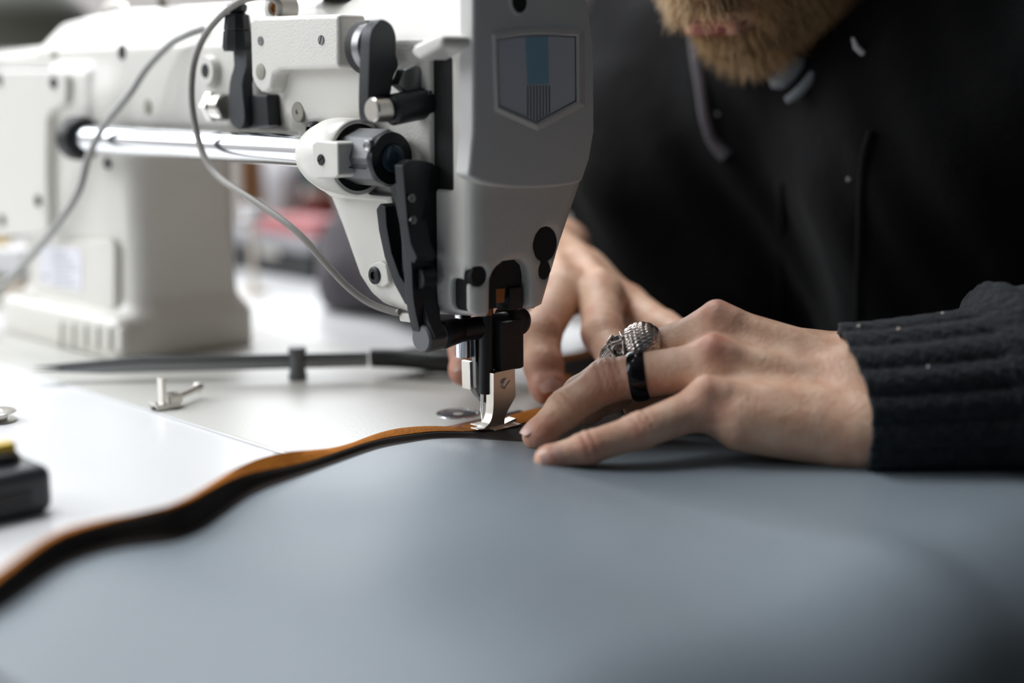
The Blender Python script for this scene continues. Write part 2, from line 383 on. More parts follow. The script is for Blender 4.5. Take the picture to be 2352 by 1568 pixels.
D = smin(D, box_sdf(U, V_, W_, (318, 10, 150), (372, 37, 178), 5), 6.)
notch = poly_sdf(V_, W_, [(21, 40), (20, 80), (17, 84.5), (11, 87.5), (0, 87.5), (-4.5, 84), (-6.5, 78), (-7.5, 40)])
D = smax(D, -np.maximum(notch, U - 30), 2.)
for cv, cw, r in ((-17.3, 93.3, 8.4), (-16.8, 80.7, 4.4), (26.2, 81.9, 4.6)):
    D = smax(D, -np.maximum(np.sqrt((V_ - cv) ** 2 + (W_ - cw) ** 2) - r, U + 8), 1.2)
D = np.maximum(D, -box_sdf(U, V_, W_, (-7, 8, 121), (8, 60, 181)))
D = np.maximum(D, -box_sdf(U, V_, W_, (-14, 18, 66), (-5.5, 60, 80)))
D = np.maximum(D, -W_ + .15)
V, Q, _ = surf_nets(D.astype(np.float32), lo, h)
mesh_obj('arm_casting', ORG + V @ R3, Q, 'cream_paint', mc); del D, armUW, sec, pil
# ---- end cover with the shield badge
cov = [(1088, -50), (1336, -50), (1352, 10), (1366, 110), (1367, 300), (1356, 365), (1340, 412)] + smooth_px([(1336, 419), (1290, 428), (1200, 433), (1120, 424), (1076, 404)], 4) + [(1080, 380), (1087, 300)]
fc = plateU(cov, -26, 10).build('end_cover', 'cream_shaded', mc, bevel=4.5, segs=4, smooth=60)
shield = smooth_px([(1142, 91), (1190, 84), (1232, 81), (1280, 82), (1322, 85)], 4) + [(1323, 232), (1232, 281), (1147, 243)]
cxs = sum(p[0] for p in shield) / len(shield); cys = 170
def grow(k, dx, dy): return [(1233 + (x - 1233) * k + dx, 175 + (y - 175) * k + dy) for x, y in shield]
out = [onU(x, y, -26) for x, y in grow(1.19, 4, 0)]; mid = [onU(x, y, -28) for x, y in grow(1.07, 2, 0)]; inn = [onU(x, y, -27.4) for x, y in grow(1.015, 0, 0)]; low = [onU(x, y, -26.1) for x, y in grow(1.01, 0, 0)]
n = len(shield); b = MB(); fs = []
for r in range(3):
    for i in range(n): j = (i + 1) % n; fs.append((r * n + i, r * n + j, (r + 1) * n + j, (r + 1) * n + i))
b.add(out + mid + inn + low, fs); b.build('badge_rim', 'cream_shaded', fc, smooth=25)
plateU(grow(.985, 0, 0), -26.7, .8).build('badge', 'badge_silver', fc, bevel=.25)
plateU([(1207, 85), (1259, 84), (1261, 192), (1212, 194)], -26.85, .2).build('badge_stripe', 'badge_blue', fc)
for k in range(8):
    x = 1212.5 + k * 7.1; yb = 271 + (x - 1212) * .48 if x < 1232 else 281 - (x - 1232) * .54
    plateU([(x - .9, 196), (x + .9, 196), (x + 1.1, yb - 4), (x - .7, yb - 4)], -26.9, .2).build('badge_line', 'line_dark', fc)
c = onU(1192, 4, -26); b = MB(); b.lathe(c - UH * .2, -UH, [(6.4, -.3), (6.0, .6), (4.9, .5), (4.8, -.1)], 28); b.build('hole_rim', 'cream_shaded', fc)
b = MB(); b.lathe(c, -UH, [(4.9, 0), (4.9, .25)], 28); b.build('hole', 'hole_black', fc)
for cv, cw, r in ((-17.3, 93.3, 8.9), (-16.8, 80.7, 4.9), (26.2, 81.9, 5.2)):
    b = MB(); b.lathe(M(-14, cv, cw), -UH, [(r - .4, 0), (r - .4, 4.2), (r * .6, 4.5), (r * .3, 4.2)], 28); b.build('hole_shade', 'hole_black', mc)  # black disc stands in for the shade inside the hole
b = MB(); b.box((-8, 3, 120), (9, 29.5, 182)); b.build('slot_shade', 'hole_black', mc)  # black block stands in for the shade inside the slot
b = MB(); b.box((-15, 12, 65), (-4.5, 29, 81)); b.build('slot_shade', 'hole_black', mc)  # likewise the shade of the lower slot
# ---- blocks inside the lower notch, the larger black one filling in its shade
b = MB(); b.box((-14, -6.6, 69), (28, 20.4, 88)); b.build('notch_block', 'hole_black', mc, bevel=1)
b = MB(); b.box((-16, -5.5, 63), (6, 4, 74)); b.build('notch_block', 'black_oxide', mc, bevel=1)
plateU([(1133, 697), (1158, 694), (1160, 662), (1134, 664)], -14.5, 2).build('copper_glint', 'brass_and_glint', mc)  # copper reflection put in as a coloured plate
plateU([(1119, 708), (1131, 702), (1131, 724), (1121, 725)], -8, 2).build('copper_glint', 'brass_and_glint', mc, bevel=.3)  # second coloured plate for the copper reflection
# ---- chrome shaft and its seals
b = MB(); b.cyl(M(80, 44, 136), M(332, 44, 135.4), 8.1, .6, 48); b.build('feed_shaft', 'chrome', mc)
b = MB(); b.lathe(M(318, 44, 135.5), -UH, [(9, -6), (13.5, -6), (13.5, 2), (12, 4.5), (8.3, 5)], 40); b.build('shaft_seal', 'plastic_black', mc)
# ---- bearing bracket at the near end of the shaft
b = MB(); b.lathe(M(84, 44, 134.5), -UH, [(9, 0), (12, 3), (15, 9), (18, 18), (18.6, 24), (18.6, 37), (17.8, 38), (16, 38), (15.5, 28)], 48); bb = b.build('bearing_bracket', 'cream_smooth', mc)
plateV([(716, 330), (726, 322), (772, 326), (776, 334), (777, 402), (768, 409), (726, 410), (717, 398)], 64, 30).build('clamp_boss', 'cream_smooth', bb, bevel=2, segs=3)
screw('clamp_screw', onV(738, 367, 64), VH, 2.6, .6, 'hole_black', bb)
b = MB(); b.lathe(M(50, 44, 134.5), -UH, [(16.2, 0), (16.2, 2.6), (12, 2.8), (11.6, 0)], 40); b.build('bearing_seal', 'hole_black', bb)
# flange under the bracket
plateV([(712, 400), (730, 396), (800, 420), (850, 446), (898, 450), (905, 478), (896, 482), (884, 464), (868, 462), (762, 455), (742, 440)], 38, 14).build('bracket_flange', 'cream_smooth', mc, bevel=1.2)
# ---- clamp with flats on the shaft end, bolt facing the needle end
ce = M(22, 44, 135)
b = MB(); b.lathe(M(50, 44, 135), -UH, [(12.6, 0), (13.6, 1), (13.6, 26), (12.6, 27.5)], 8); cl = b.build('rocker_clamp', 'gun_metal', mc, bevel=.7, smooth=25)
b = MB(); b.box((24, 57.1, 130.4), (47, 57.6, 131.2)); b.build('clamp_slit', 'hole_black', cl)
b = MB(); b.lathe(ce, -UH, [(12.4, -1), (12.2, .6), (7.2, .7), (7, .2)], 32); b.build('clamp_face', 'black_oxide', cl)
b = MB(); b.lathe(ce - UH * .4, -UH, [(6.4, 0), (6.4, 1.6), (5.6, 2.1), (3.2, 2.1), (2.8, .9)], 32); b.build('clamp_bolt', 'ring_blue', cl)
b = MB(); b.lathe(onV(846, 335, 57.2), VH, [(3.0, -2), (3.0, .9), (2.4, 1.2), (1.2, .7)], 6); b.build('pinch_bolt', 'dark_steel', cl)
# ---- square cover box on the rear of the arm
bx = plateV([(572, 50), (582, 38), (778, 32), (778, 157), (640, 162), (628, 172), (622, 205), (612, 213), (598, 213), (586, 200), (576, 178)], 46, 17).build('cover_box', 'cream_paint', mc, bevel=2.4, segs=3)
screw('cover_screw', onV(599, 94, 46), VH, 2.3, .5, 'dark_steel', bx, .3); screw('cover_screw', onV(738, 92, 46), VH, 2.3, .5, 'dark_steel', bx, 1.2)
b = MB(); b.lathe(onV(599, 165, 46), VH, [(4.1, -1), (4.1, .25), (3.8, .4), (.5, .4)], 28); b.build('plug', 'plug_grey', bx)
# ---- long black lever beside the box, its pivot and link
pc = onU(886, 108, 20); pm = toM(pc)
b = MB(); b.cyl(M(38, pm[1] - 2, pm[2]), M(29, pm[1] - 2, pm[2]), 12.5, 1, 40); b.build('lever_pivot', 'hole_black', mc)
b = MB(); b.cyl(M(32, pm[1], pm[2]), M(25.4, pm[1], pm[2]), 11.4, 1, 40); b.build('pivot_ring', 'dark_steel', mc)
plateU(smooth_px([(850, 100), (856, 66), (876, 44), (900, 56), (911, 86), (909, 118), (916, 150), (905, 178), (897, 222), (884, 268), (858, 284), (847, 262), (847, 180)], 4, True), 18, 7.5).build('lifting_lever', 'black_oxide', mc, bevel=.8, label='black lever hanging beside the cover box')
p0 = toM(onU(876, 252, 16)); p1 = toM(onU(1004, 226, 16))
b = MB(); b.cyl(M(16, p0[1] + 6, p0[2]), M(16, p0[1] - 4, p0[2]), 5.6, .8); b.build('link_pin', 'steel', mc)
b = MB(); b.cyl(M(15, p0[1] - 4, p0[2] - .3), M(13, 16, p1[2]), 7.2, 1.2); b.build('lifting_link', 'black_oxide', mc)
plateU([(985, 208), (1004, 205), (1008, 250), (985, 262)], 8, 4).build('link_plate', 'dark_steel', mc, bevel=.4)
plateU([(930, 160), (955, 150), (985, 160), (985, 200), (940, 215), (915, 195)], 14, 6).build('lever_bracket', 'dark_steel', mc, bevel=.6)
# ---- cream thumb lever
plateV([(942, 122), (948, 104), (1004, 77), (1019, 86), (1014, 108), (962, 139)], 52, 17).build('thumb_lever', 'cream_smooth', mc, bevel=2.5, segs=3)
# ---- drive levers running down the rear of the head
plateV([(893, 428), (908, 420), (928, 440), (934, 500), (944, 560), (958, 592), (950, 606), (930, 586), (918, 520), (906, 462)], 50, 12).build('drive_lever', 'black_oxide', mc, bevel=.6)
plateU(smooth_px([(925, 380), (985, 372), (1006, 400), (1008, 520), (1003, 640), (1012, 720), (1012, 790), (990, 800), (968, 770), (950, 690), (945, 600), (935, 500)], 3, True), 4, 6).build('drive_plate', 'black_oxide', mc, bevel=.6)
plateV([(863, 480), (872, 467), (885, 474), (888, 520), (899, 580), (917, 632), (940, 668), (944, 700), (930, 700), (903, 650), (882, 590), (869, 530)], 46, 11).build('presser_lifter', 'black_oxide', mc, bevel=.8)
plateV([(924, 640), (936, 618), (952, 616), (962, 640), (972, 690), (985, 740), (1000, 775), (985, 792), (966, 780), (955, 745), (944, 700)], 41, 8).build('connecting_link', 'black_grain', mc, bevel=.8)
q = toM(onV(957, 640, 45)); b = MB(); b.cyl(M(q[0], 44.5, q[2]), M(q[0], 36, q[2]), 5.2, .6); b.build('link_pin', 'black_oxide', mc)
b = MB(); b.box((4, 30, 78), (16, 44, 132)); b.build('slide_bar', 'black_oxide', mc, bevel=1)
for x, y in ((945, 455), (948, 505), (950, 560)):
    q = onU(x, y, 3.4); b = MB(); b.lathe(q, -UH, [(2.1, -.5), (2.1, .8), (1.4, 1.1)], 6); b.build('lever_bolt', 'dark_steel', mc)
# ---- rocker bar to the presser foot
q0 = toM(onU(992, 773, 4)); q1 = toM(onU(1200, 735, 4))
b = MB(); b.cyl(M(4, q0[1] + 7, q0[2] - .2), M(4, q0[1] - 5, q0[2]), 6.8, .9, 36); b.build('rocker_collar', 'gun_metal', mc)
b = MB(); b.cyl(M(4, q0[1] - 5, q0[2]), M(4, q0[1] - 18, q0[2] + 1), 7.0, 1.2, 36, 6); b.build('rocker_joint', 'black_oxide', mc)
b = MB(); b.cyl(M(4, q0[1] - 14, q0[2] + .6), M(4, q1[1], q1[2]), 5.6, .8, 32); b.build('rocker_bar', 'black_oxide', mc)
q2 = onU(1199, 739, -2); b = MB(); b.lathe(q2 + UH * 14, -UH, [(6, 0), (7.4, 1), (7.4, 12), (6.4, 14), (4, 15)], 32); b.build('rocker_boss', 'black_oxide', mc)
# ---- presser foot group
plateU([(1150, 742), (1203, 733), (1204, 842), (1198, 846), (1152, 853)], -5, 10).build('foot_clamp', 'black_grain', mc, bevel=.7)
b = MB(); b.cyl(M(1, 3.5, 20), M(1, 3.5, 66), 3.6, .3, 24); b.build('presser_bar', 'black_oxide', mc)
ft = plateU([(1134, 858), (1140, 855), (1183, 846), (1185, 910)] + smooth_px([(1182, 916), (1166, 945), (1160, 960), (1159, 973)], 3) + [(1186, 960), (1187, 966), (1160, 980), (1132, 988), (1098, 988), (1098, 985.5)] + smooth_px([(1112, 984), (1125, 971), (1132, 950), (1134, 925)], 3), -5.5, 5.4).build('presser_foot', 'nickel', mc, bevel=.35)
screw('foot_screw', onU(1161, 880, -5.5), -UH, 2.7, 1.3, 'nickel', ft, .75)
b = MB(); b.box((-8, -12, 2.6), (10, 6, 3.6)); b.build('foot_sole', 'nickel', ft, bevel=.3)
b = MB(); b.cyl(M(14, 6.5, 36.5), M(14, 6.5, 70), 4.1, .5, 32); b.build('needle_bar', 'chrome', mc)
plateU([(1091, 776), (1120, 770), (1118, 884), (1094, 892)], 8, 3).build('needle_clamp', 'dark_steel', mc, bevel=.4)
plateU([(1079, 831), (1087, 829), (1088, 893), (1081, 896)], 11, 6.4).build('inner_foot', 'nickel', mc, bevel=.5)
plateU([(1087, 888), (1116, 882), (1121, 905), (1119, 926), (1110, 922), (1098, 908)], 10, 4).build('inner_foot', 'dark_steel', mc, bevel=.4)
b = MB(); b.lathe(M(6, 1.5, 4), WH, [(.25, 0), (.75, 6), (.85, 26), (1.1, 30)], 12); b.build('needle', 'chrome', mc)
# ---- screws, plugs and bosses on the rear of the arm
for x, y, m in ((125, 128, 'plug_grey'), (340, 245, 'plug_grey'), (280, 120, 'hole_black')):
    b = MB(); b.lathe(onV(x, y, 32), VH, [(4.4, -1), (4.4, .3), (4.0, .45), (.5, .35)], 28); b.build('plug', m, mc)
b = MB(); b.lathe(onV(246, 375, 29), VH, [(3.6, -2), (3.6, .5), (3.0, .7), (1.6, .4)], 24); b.build('plug', 'hole_black', mc)
c = onV(487, 163, 32); b = MB(); b.lathe(c, VH, [(9, -4), (8.4, 3), (7.6, 4.4), (4.0, 4.4), (3.8, 2.5)], 36); bo = b.build('boss', 'cream_smooth', mc)
b = MB(); b.lathe(c, VH, [(3.9, 2), (3.9, 4.0)], 24); b.build('hole', 'hole_black', bo)
b = MB(); b.lathe(onV(686, 257, 37), VH, [(5.2, -2), (5.2, .6), (4.8, 1), (1.3, 1), (1.1, .2)], 36); b.build('pin', 'plug_grey', mc)
b = MB(); b.lathe(onV(720, 297, 37), VH, [(4.0, -2), (4.0, 1.2), (3.2, 2.6), (1.6, 3.2), (1.4, 1.6)], 24); b.build('cap_screw', 'black_oxide', mc)
q = onV(863, 632, 34); b = MB(); b.lathe(q, VH, [(4.3, -3), (4.3, 1.2), (3.6, 1.7), (2, 1.7), (1.9, .6)], 24); b.build('cap_screw', 'black_oxide', mc)
plateV([(845, 608), (872, 598), (886, 606), (893, 650), (880, 660), (850, 655)], 34.5, 5).build('screw_pad', 'cream_smooth', mc, bevel=1.4)
plateV([(915, 718), (950, 722), (950, 742), (918, 738)], 30, 10).build('tab', 'cream_smooth', mc, bevel=.6)
# ---- thumb nut, link and clamp bolt left of the box
ax = toM(onV(546, 60, 42)); zz = lambda y: toM(onV(546, y, 42))[2]
b = MB(); b.lathe(M(ax[0], 42, 0), WH, [(7.6, zz(118)), (8.4, zz(108)), (7.6, zz(72)), (7.0, zz(70)), (7.4, zz(67)), (6.4, zz(34)), (5, zz(31)), (4, zz(30)), (5.2, zz(24)), (5.6, zz(12)), (4.6, zz(8))], 10); b.build('thumb_nut', 'black_oxide', mc, smooth=30)
plateV(smooth_px([(534, 112), (562, 112), (566, 150), (556, 195), (562, 270), (552, 296), (535, 290), (524, 262), (526, 190), (536, 150)], 3, True), 44, 7).build('curved_link', 'black_grain', mc, bevel=1)
plateV([(548, 220), (612, 216), (618, 290), (558, 298)], 40, 14).build('slide_block', 'black_oxide', mc, bevel=1.5)
q = toM(onV(520, 245, 40)); b = MB(); b.cyl(M(q[0] - 2, 40, q[2]), M(q[0] + 9, 40, q[2]), 7.4, 1); cb = b.build('clamp_bolt', 'steel', mc)
b = MB(); b.lathe(M(q[0] + 8, 40, q[2]), UH, [(8.6, 0), (8.8, .6), (8.8, 5), (7.8, 6)], 6); b.build('bolt_head', 'steel', cb, smooth=20)
# ---- raised side cover at the far left
sc = plateV([(-60, 160), (130, 160)] + smooth_px([(144, 166), (151, 185), (150, 225), (140, 243), (116, 255), (107, 275)], 3) + [(105, 400), (108, 530), (60, 540), (-60, 546)], 42, 11).build('side_cover', 'cream_paint', mc, bevel=2, segs=3)
plateV([(-60, 159), (132, 158)] + smooth_px([(148, 164), (155.5, 185), (154.5, 226), (144, 246), (120, 258), (111.5, 277)], 3) + [(110, 400), (112.5, 531), (60, 542), (-60, 548)], 36, 6).build('cover_gap', 'line_dark', sc)  # dark strip added for the gap around the side cover
for x, y in ((124, 190), (89, 461), (6, 506), (-2, 184)): screw('cover_screw', onV(x, y, 42), VH, 3.7, 1.2, 'black_oxide', sc, .8 + x * .01)
pp = plateV([(62, 560), (250, 548), (262, 565), (262, 705), (250, 722), (112, 700), (80, 690)], 33, 6).build('side_panel', 'cream_paint', mc, bevel=2, segs=3)
lb = plateV([(88, 562), (180, 570), (188, 588), (188, 660), (180, 668), (95, 650)], 33.5, .6).build('data_label', 'label_white', pp)
for k in range(7): y = 578 + k * 12; plateV([(120, y), (150 + (k * 37 % 28), y + 3), (150 + (k * 37 % 28), y + 7), (120, y + 4)], 33.7, .2).build('print_line', 'label_print', lb)
plateV([(95, 628), (110, 631), (110, 642), (95, 638)], 33.7, .2).build('print_mark', 'label_print', lb)
for k in range(6): x = 125 + k * 28; plateV([(x, 738 + k * 3), (x + 13, 739 + k * 3), (x + 13, 792 + k * 3), (x, 790 + k * 3)], 46, 5).build('vent_rib', 'cream_paint', mc, bevel=.8)
# ---- parts on top of the arm
b = MB(); b.lathe(M(toM(onV(735, 22, 22))[0], 12, 212), WH, [(13, 0), (13, 3), (11, 6), (6, 8), (1, 8.6)], 36); b.build('oil_window', 'plastic_black', mc)
c = onV(622, 18, 36); b = MB(); b.lathe(c - VH * 12, VH, [(7.6, 0), (7.8, 8), (7.2, 11), (4.2, 11), (4.0, 8)], 32); lg = b.build('cable_lug', 'cream_smooth', mc)
b = MB(); b.lathe(c - VH * 4.5, VH, [(3.6, 0), (3.6, 2.6), (2.6, 2.6), (2.2, 1.6)], 6); b.build('lug_nut', 'brass_and_glint', lg)
q = toM(onV(245, 24, 10)); b = MB(); b.tube([M(q[0] + 16 * math.cos(t), 4, 212 + 6 * math.sin(t)) for t in np.linspace(0, math.pi, 12)], 1.8); b.build('thread_guide', 'steel', mc)
q = toM(onV(372, 8, 0)); b = MB(); b.cyl(M(q[0], 0, 212), M(q[0], 0, 236), 3.2, .6); b.cyl(M(q[0] - 14, 0, 221), M(q[0], 0, 221), 2, .4); b.build('thread_post', 'steel', mc)
# ================================================================== cables
def cable(name, pts, r, m, label, n=8):
    b = MB(); P = [onV(x, y, v) for x, y, v in pts]; b.tube(catmull(P, n), r, 14); return tag(b.build(name, m, smooth=80), label, 'cable', 'grey cables on the machine')
cable('power_cable', [(-60, 720, 90), (0, 660, 84), (60, 602, 78), (128, 520, 72), (180, 440, 66), (203, 360, 60), (240, 288, 54), (298, 215, 48), (338, 155, 43), (390, 102, 38), (430, 80, 34), (470, 66, 28)], 2.15, 'cable_grey', 'pale grey cable crossing the chrome shaft at its left end')
cable('power_cable', [(918, 716, 30), (905, 716, 31), (850, 696, 36), (798, 658, 42), (742, 598, 48), (690, 540, 52), (638, 498, 55), (560, 446, 58), (504, 408, 58), (470, 362, 58), (449, 292, 57), (440, 222, 56), (445, 150, 54), (466, 90, 52), (502, 42, 50), (540, 10, 48), (575, -4, 45), (620, -6, 42), (641, 10, 39), (640, 32, 36)], 1.75, 'cable_taupe', 'taupe cable looping down in front of the shaft to the needle head')
# ================================================================== leather
lt = thing('leather_sheet', M(-120, 60, 0), 'large slate blue leather sheet with a wavy tan edge under the presser foot', 'leather')
y2 = [(-150, 1480), (0, 1400), (100, 1320), (150, 1290), (250, 1258), (420, 1238), (490, 1190), (560, 1132), (700, 1085), (870, 1022), (1000, 1008), (1070, 1004)]
y1 = [(-150, 1440), (0, 1322), (100, 1246), (150, 1221), (250, 1194), (420, 1155), (490, 1116), (560, 1088), (700, 1062), (870, 1006), (1000, 988), (1070, 991)]
y0 = [(-150, 1400), (0, 1308), (100, 1235), (150, 1212), (250, 1188), (330, 1176), (420, 1150), (490, 1106), (560, 1062), (640, 1038), (700, 1034), (780, 1028), (830, 1008), (880, 988), (960, 977), (1050, 979), (1070, 980)]
def ip(t, x): return np.interp(x, [p[0] for p in t], [p[1] for p in t])
rows = []
for x in np.linspace(-150, 1060, 60):
    sm = lambda t: np.mean([ip(t, x + d) for d in (-36, -18, 0, 18, 36)])
    P2 = toM(onW(x, sm(y2), 2.5)); P1 = toM(onU(x, sm(y1), P2[0] + 5)); P0 = toM(onU(x, sm(y0), P2[0] + 11)); rows.append((P2, P1, P0))
def wid(v): t = min(1, max(0, (-88 - v) / 45)); return 95 * t * t * (3 - 2 * t)
k = len(rows); vlast = rows[-1][0][1]
for v in np.linspace(vlast, -260, 40)[1:]:
    t = min(1, (vlast - v) / 26); e = t * t * (3 - 2 * t); l = rows[k - 1]
    f = lambda a, b: a + (b - a) * e
    rows.append((np.array([f(l[0][0], -36 + wid(v)), v, f(2.5, 1.9)]), np.array([f(l[1][0], -4.6 + wid(v)), v - 1, f(l[1][2], 2.6)]), np.array([f(l[2][0], 13 + 1.5 * math.sin(v * .12) + wid(v)), v - 2, f(l[2][2], 2.0)])))
dist = [0, 3, 7, 13, 21, 32, 46, 64, 86, 112, 140] + list(range(165, 470, 9))
G = []
for i, (P2, P1, P0) in enumerate(rows):
    line = [P1, (P1 * .7 + P2 * .3) + np.array([-.6, 0, .5]), (P1 * .3 + P2 * .7) + np.array([.5, 0, -.9])]
    for d in dist:
        u = P2[0] - d; v = P2[1]; fade = 1 - math.exp(-d / 40)
        z = P2[2] + fade * (5.2 + 3.6 * math.sin(u * .020 + v * .026 + .6) + 2.0 * math.sin(v * .045 - u * .017 + 2)) - (0 if d < 30 else 0)
        if v < 45: z = z * (1 - .84 * min(1, (45 - v) / 50)) + .9
        z = max(z, 1.7); ov = -236 - u; rb = 58.
        if ov > 0:
            z += 0; a_ = min(ov / rb, math.pi / 2); u = -236 - rb * math.sin(a_); z -= rb * (1 - math.cos(a_)) + max(0, ov - rb * math.pi / 2)
        line.append(np.array([u, v, z]))
    G.append(line)
G = np.array(G); nr, nc = G.shape[:2]
# smooth along the edge so that the sheet hangs in soft waves
for _ in range(2): G[1:-1, 3:] = (G[:-2, 3:] + 2 * G[1:-1, 3:] + G[2:, 3:]) / 4
def sheet(A, th):                          # two-sided sheet of thickness th (upper face first, then lower)
    n, m = A.shape[:2]; du = np.gradient(A, axis=0); dv = np.gradient(A, axis=1); nn = np.cross(du, dv); nn /= np.linalg.norm(nn, axis=2, keepdims=True) + 1e-9
    nn *= np.sign(np.median(nn[..., 2])) or 1
    T = np.concatenate([A.reshape(-1, 3), (A - nn * th).reshape(-1, 3)]); q = []
    for i in range(n - 1):
        for j in range(m - 1): a = i * m + j; q += [(a, a + 1, a + m + 1, a + m), (n * m + a, n * m + a + m, n * m + a + m + 1, n * m + a + 1)]
    ring = [j for j in range(m)] + [i * m + m - 1 for i in range(1, n)] + [(n - 1) * m + j for j in range(m - 2, -1, -1)] + [i * m for i in range(n - 2, 0, -1)]
    for a, c in zip(ring, ring[1:] + ring[:1]): q.append((a, n * m + a, n * m + c, c))
    return ORG + T @ R3, q
V, q = sheet(G[:, :5], 1.3); b = MB(); b.add(V, q); o = b.build('shaded_edge', 'edge_dark', lt, smooth=80, label='turned edge of the leather with its shade painted in'); sd = o.modifiers.new('sub', 'SUBSURF'); sd.levels = 1; sd.render_levels = 1
V, q = sheet(G[:, 4:], 1.3); b = MB(); b.add(V, q); o = b.build('leather_face', 'leather_blue', lt, smooth=80)
sd = o.modifiers.new('sub', 'SUBSURF'); sd.levels = 1; sd.render_levels = 1
T = []
for P2, P1, P0 in rows:
    mid = (P1 + P0) / 2 + np.array([0, 0, .3]); T.append([P1 + np.array([-.3, 0, .15]), P1 * .6 + P0 * .4 + np.array([0, 0, .25]), P0, P0 + np.array([1.2, 0, -.6 if P0[2] > 3 else -.1])])
V, q = sheet(np.array(T), 1.2); b = MB(); b.add(V, q); b.build('suede_edge', 'suede_tan', lt, smooth=60, label='tan suede edge of the leather')
# ================================================================== small things on the machine bed and table
# loose presser foot
f0 = onz(392, 936); d1 = UH; t = thing('loose_presser_foot', f0, 'small loose steel presser foot lying on the machine bed', 'presser foot')
q = toM(f0); bu, bv = q[0], q[1]
b = MB(); b.prism([M(bu - 3, bv + 9, 0), M(bu + 4, bv + 9, 0), M(bu + 5, bv - 4, 0), M(bu - 4, bv - 4, 0)], WH * 3.2); b.prism([M(bu - 4, bv + 9, 0), M(bu - 4, bv + 11, 4), M(bu + 4, bv + 11, 4), M(bu + 4, bv + 9, 0)], (0, 0, 1.2)); b.build('sole', 'steel', t, bevel=.4)
b = MB(); b.box((bu - 2.6, bv + 3.5, 3.1), (bu + 2.6, bv + 6.0, 17)); b.build('shank', 'nickel', t, bevel=.5)
b = MB(); b.box((bu - 4.5, bv - 5, 2.6), (bu + 4.5, bv + 2, 7.6)); b.build('hinge_block', 'steel', t, bevel=.7)
b = MB(); b.cyl(M(bu, bv - 4, 5.4), M(bu + 8, bv - 22, 6.2), 2.0, .4); b.cyl(M(bu + 7.6, bv - 21, 6.2), M(bu + 9, bv - 24, 6.3), 2.8, .6); b.build('hinge_pin', 'nickel', t)
# shears across the bed
A = onz(75, 846, 8); B = onz(845, 818, 12); t = thing('fabric_shears', onz(600, 850, 0), 'long steel shears lying across the bed in front of the pillar', 'shears')
dv = (B - A) / np.linalg.norm(B - A); side = np.cross(dv, WH); side /= np.linalg.norm(side)
def blade(off, z0, z1, hgt, wid):
    return MB().prism([A + side * off + WH * (z0 + hgt * .5), A + dv * 40 + side * (off - wid * .4) + WH * (z0 - hgt * .1), B + side * (off - wid) + WH * (z1 - hgt * .5), B + side * (off - wid) + WH * (z1 + hgt * .5), A + dv * 60 + side * (off - wid * .4) + WH * (z0 + hgt)], side * wid)
blade(0, -2, -1, 7, 3).build('blade', 'dark_steel', t, bevel=.5); blade(3.5, -3, -3, 5, 2.5).build('blade', 'dark_steel', t, bevel=.4)
pv = A + (B - A) * .79; b = MB(); b.lathe((pv[0], pv[1] - 4, 0), WH, [(5, 0), (5.5, 1), (4.6, 6), (4.4, 15), (5.4, 16), (5, 19)], 20); b.build('pivot_screw', 'gun_metal', t)
for sg, dz in ((1, 0), (-1, -7)):
    pts = [B + WH * dz * .3 + dv * 2, B + dv * 18 + side * 4 * sg + WH * (dz * .6), B + dv * 40 + side * 13 * sg + WH * (dz - 1), B + dv * 62 + side * 11 * sg + WH * (dz - 2), B + dv * 68 + side * 2 * sg + WH * (dz - 2), B + dv * 52 - side * 1 * sg + WH * (dz - 1), B + dv * 30 + WH * (dz * .7)]
    pts = [np.array([p[0], p[1], max(p[2], 4.6)]) for p in pts]
    b = MB(); b.tube(catmull(pts + [pts[1]], 6), 4.4, 12); b.build('handle', 'plastic_black', t, smooth=80)
# tape measure with a yellow button, at the left edge of the frame
f0 = onz(-4, 1180, -1); t = thing('tape_measure', f0, 'black rounded tape measure with a yellow button on the white table', 'tape measure')
q = toM(f0); lo_, hi_ = (q[0] - 8, q[1] - 22, -1), (q[0] + 34, q[1] + 34, 22)
b = MB(); b.box((q[0] - 14, q[1] - 18, -1), (q[0] + 26, q[1] + 40, 19)); b.build('case', 'plastic_slate', t, bevel=5, segs=4, smooth=70)
b = MB(); b.box((q[0] - 14.6, q[1] - 8, 4), (q[0] - 13.6, q[1] + 30, 11)); b.build('side_grip', 'plastic_black', t, bevel=.4)
b = MB(); b.lathe(M(q[0] + 4, q[1] - 4, 17), WH, [(8, 0), (8, 4), (6.5, 6), (2, 6.5)], 28); b.build('lock_dial', 'plastic_black', t)
b = MB(); b.box((q[0] + 1, q[1] - 10, 22), (q[0] + 8, q[1] - 1, 27)); b.build('button', 'plastic_yellow', t, bevel=1)
# bobbin at the left edge
f0 = onz(-8, 966, -1); t = thing('bobbin', f0, 'flat metal bobbin lying at the left edge of the table', 'bobbin')
b = MB(); b.lathe(f0, WH, [(10, 0), (10.2, .5), (9.6, .9), (4, .9), (4, 1.4)], 32); b.lathe(f0, WH, [(4, 3.6), (9.6, 4.4), (10.2, 4.8), (9.6, 5.3), (3.4, 5.3), (3, 4.6)], 32); b.build('flanges', 'steel', t)
b = MB(); b.lathe(f0 + WH * .9, WH, [(5, 0), (5.6, .4), (5.6, 2.6), (5, 3)], 28); b.build('core', 'nickel', t)
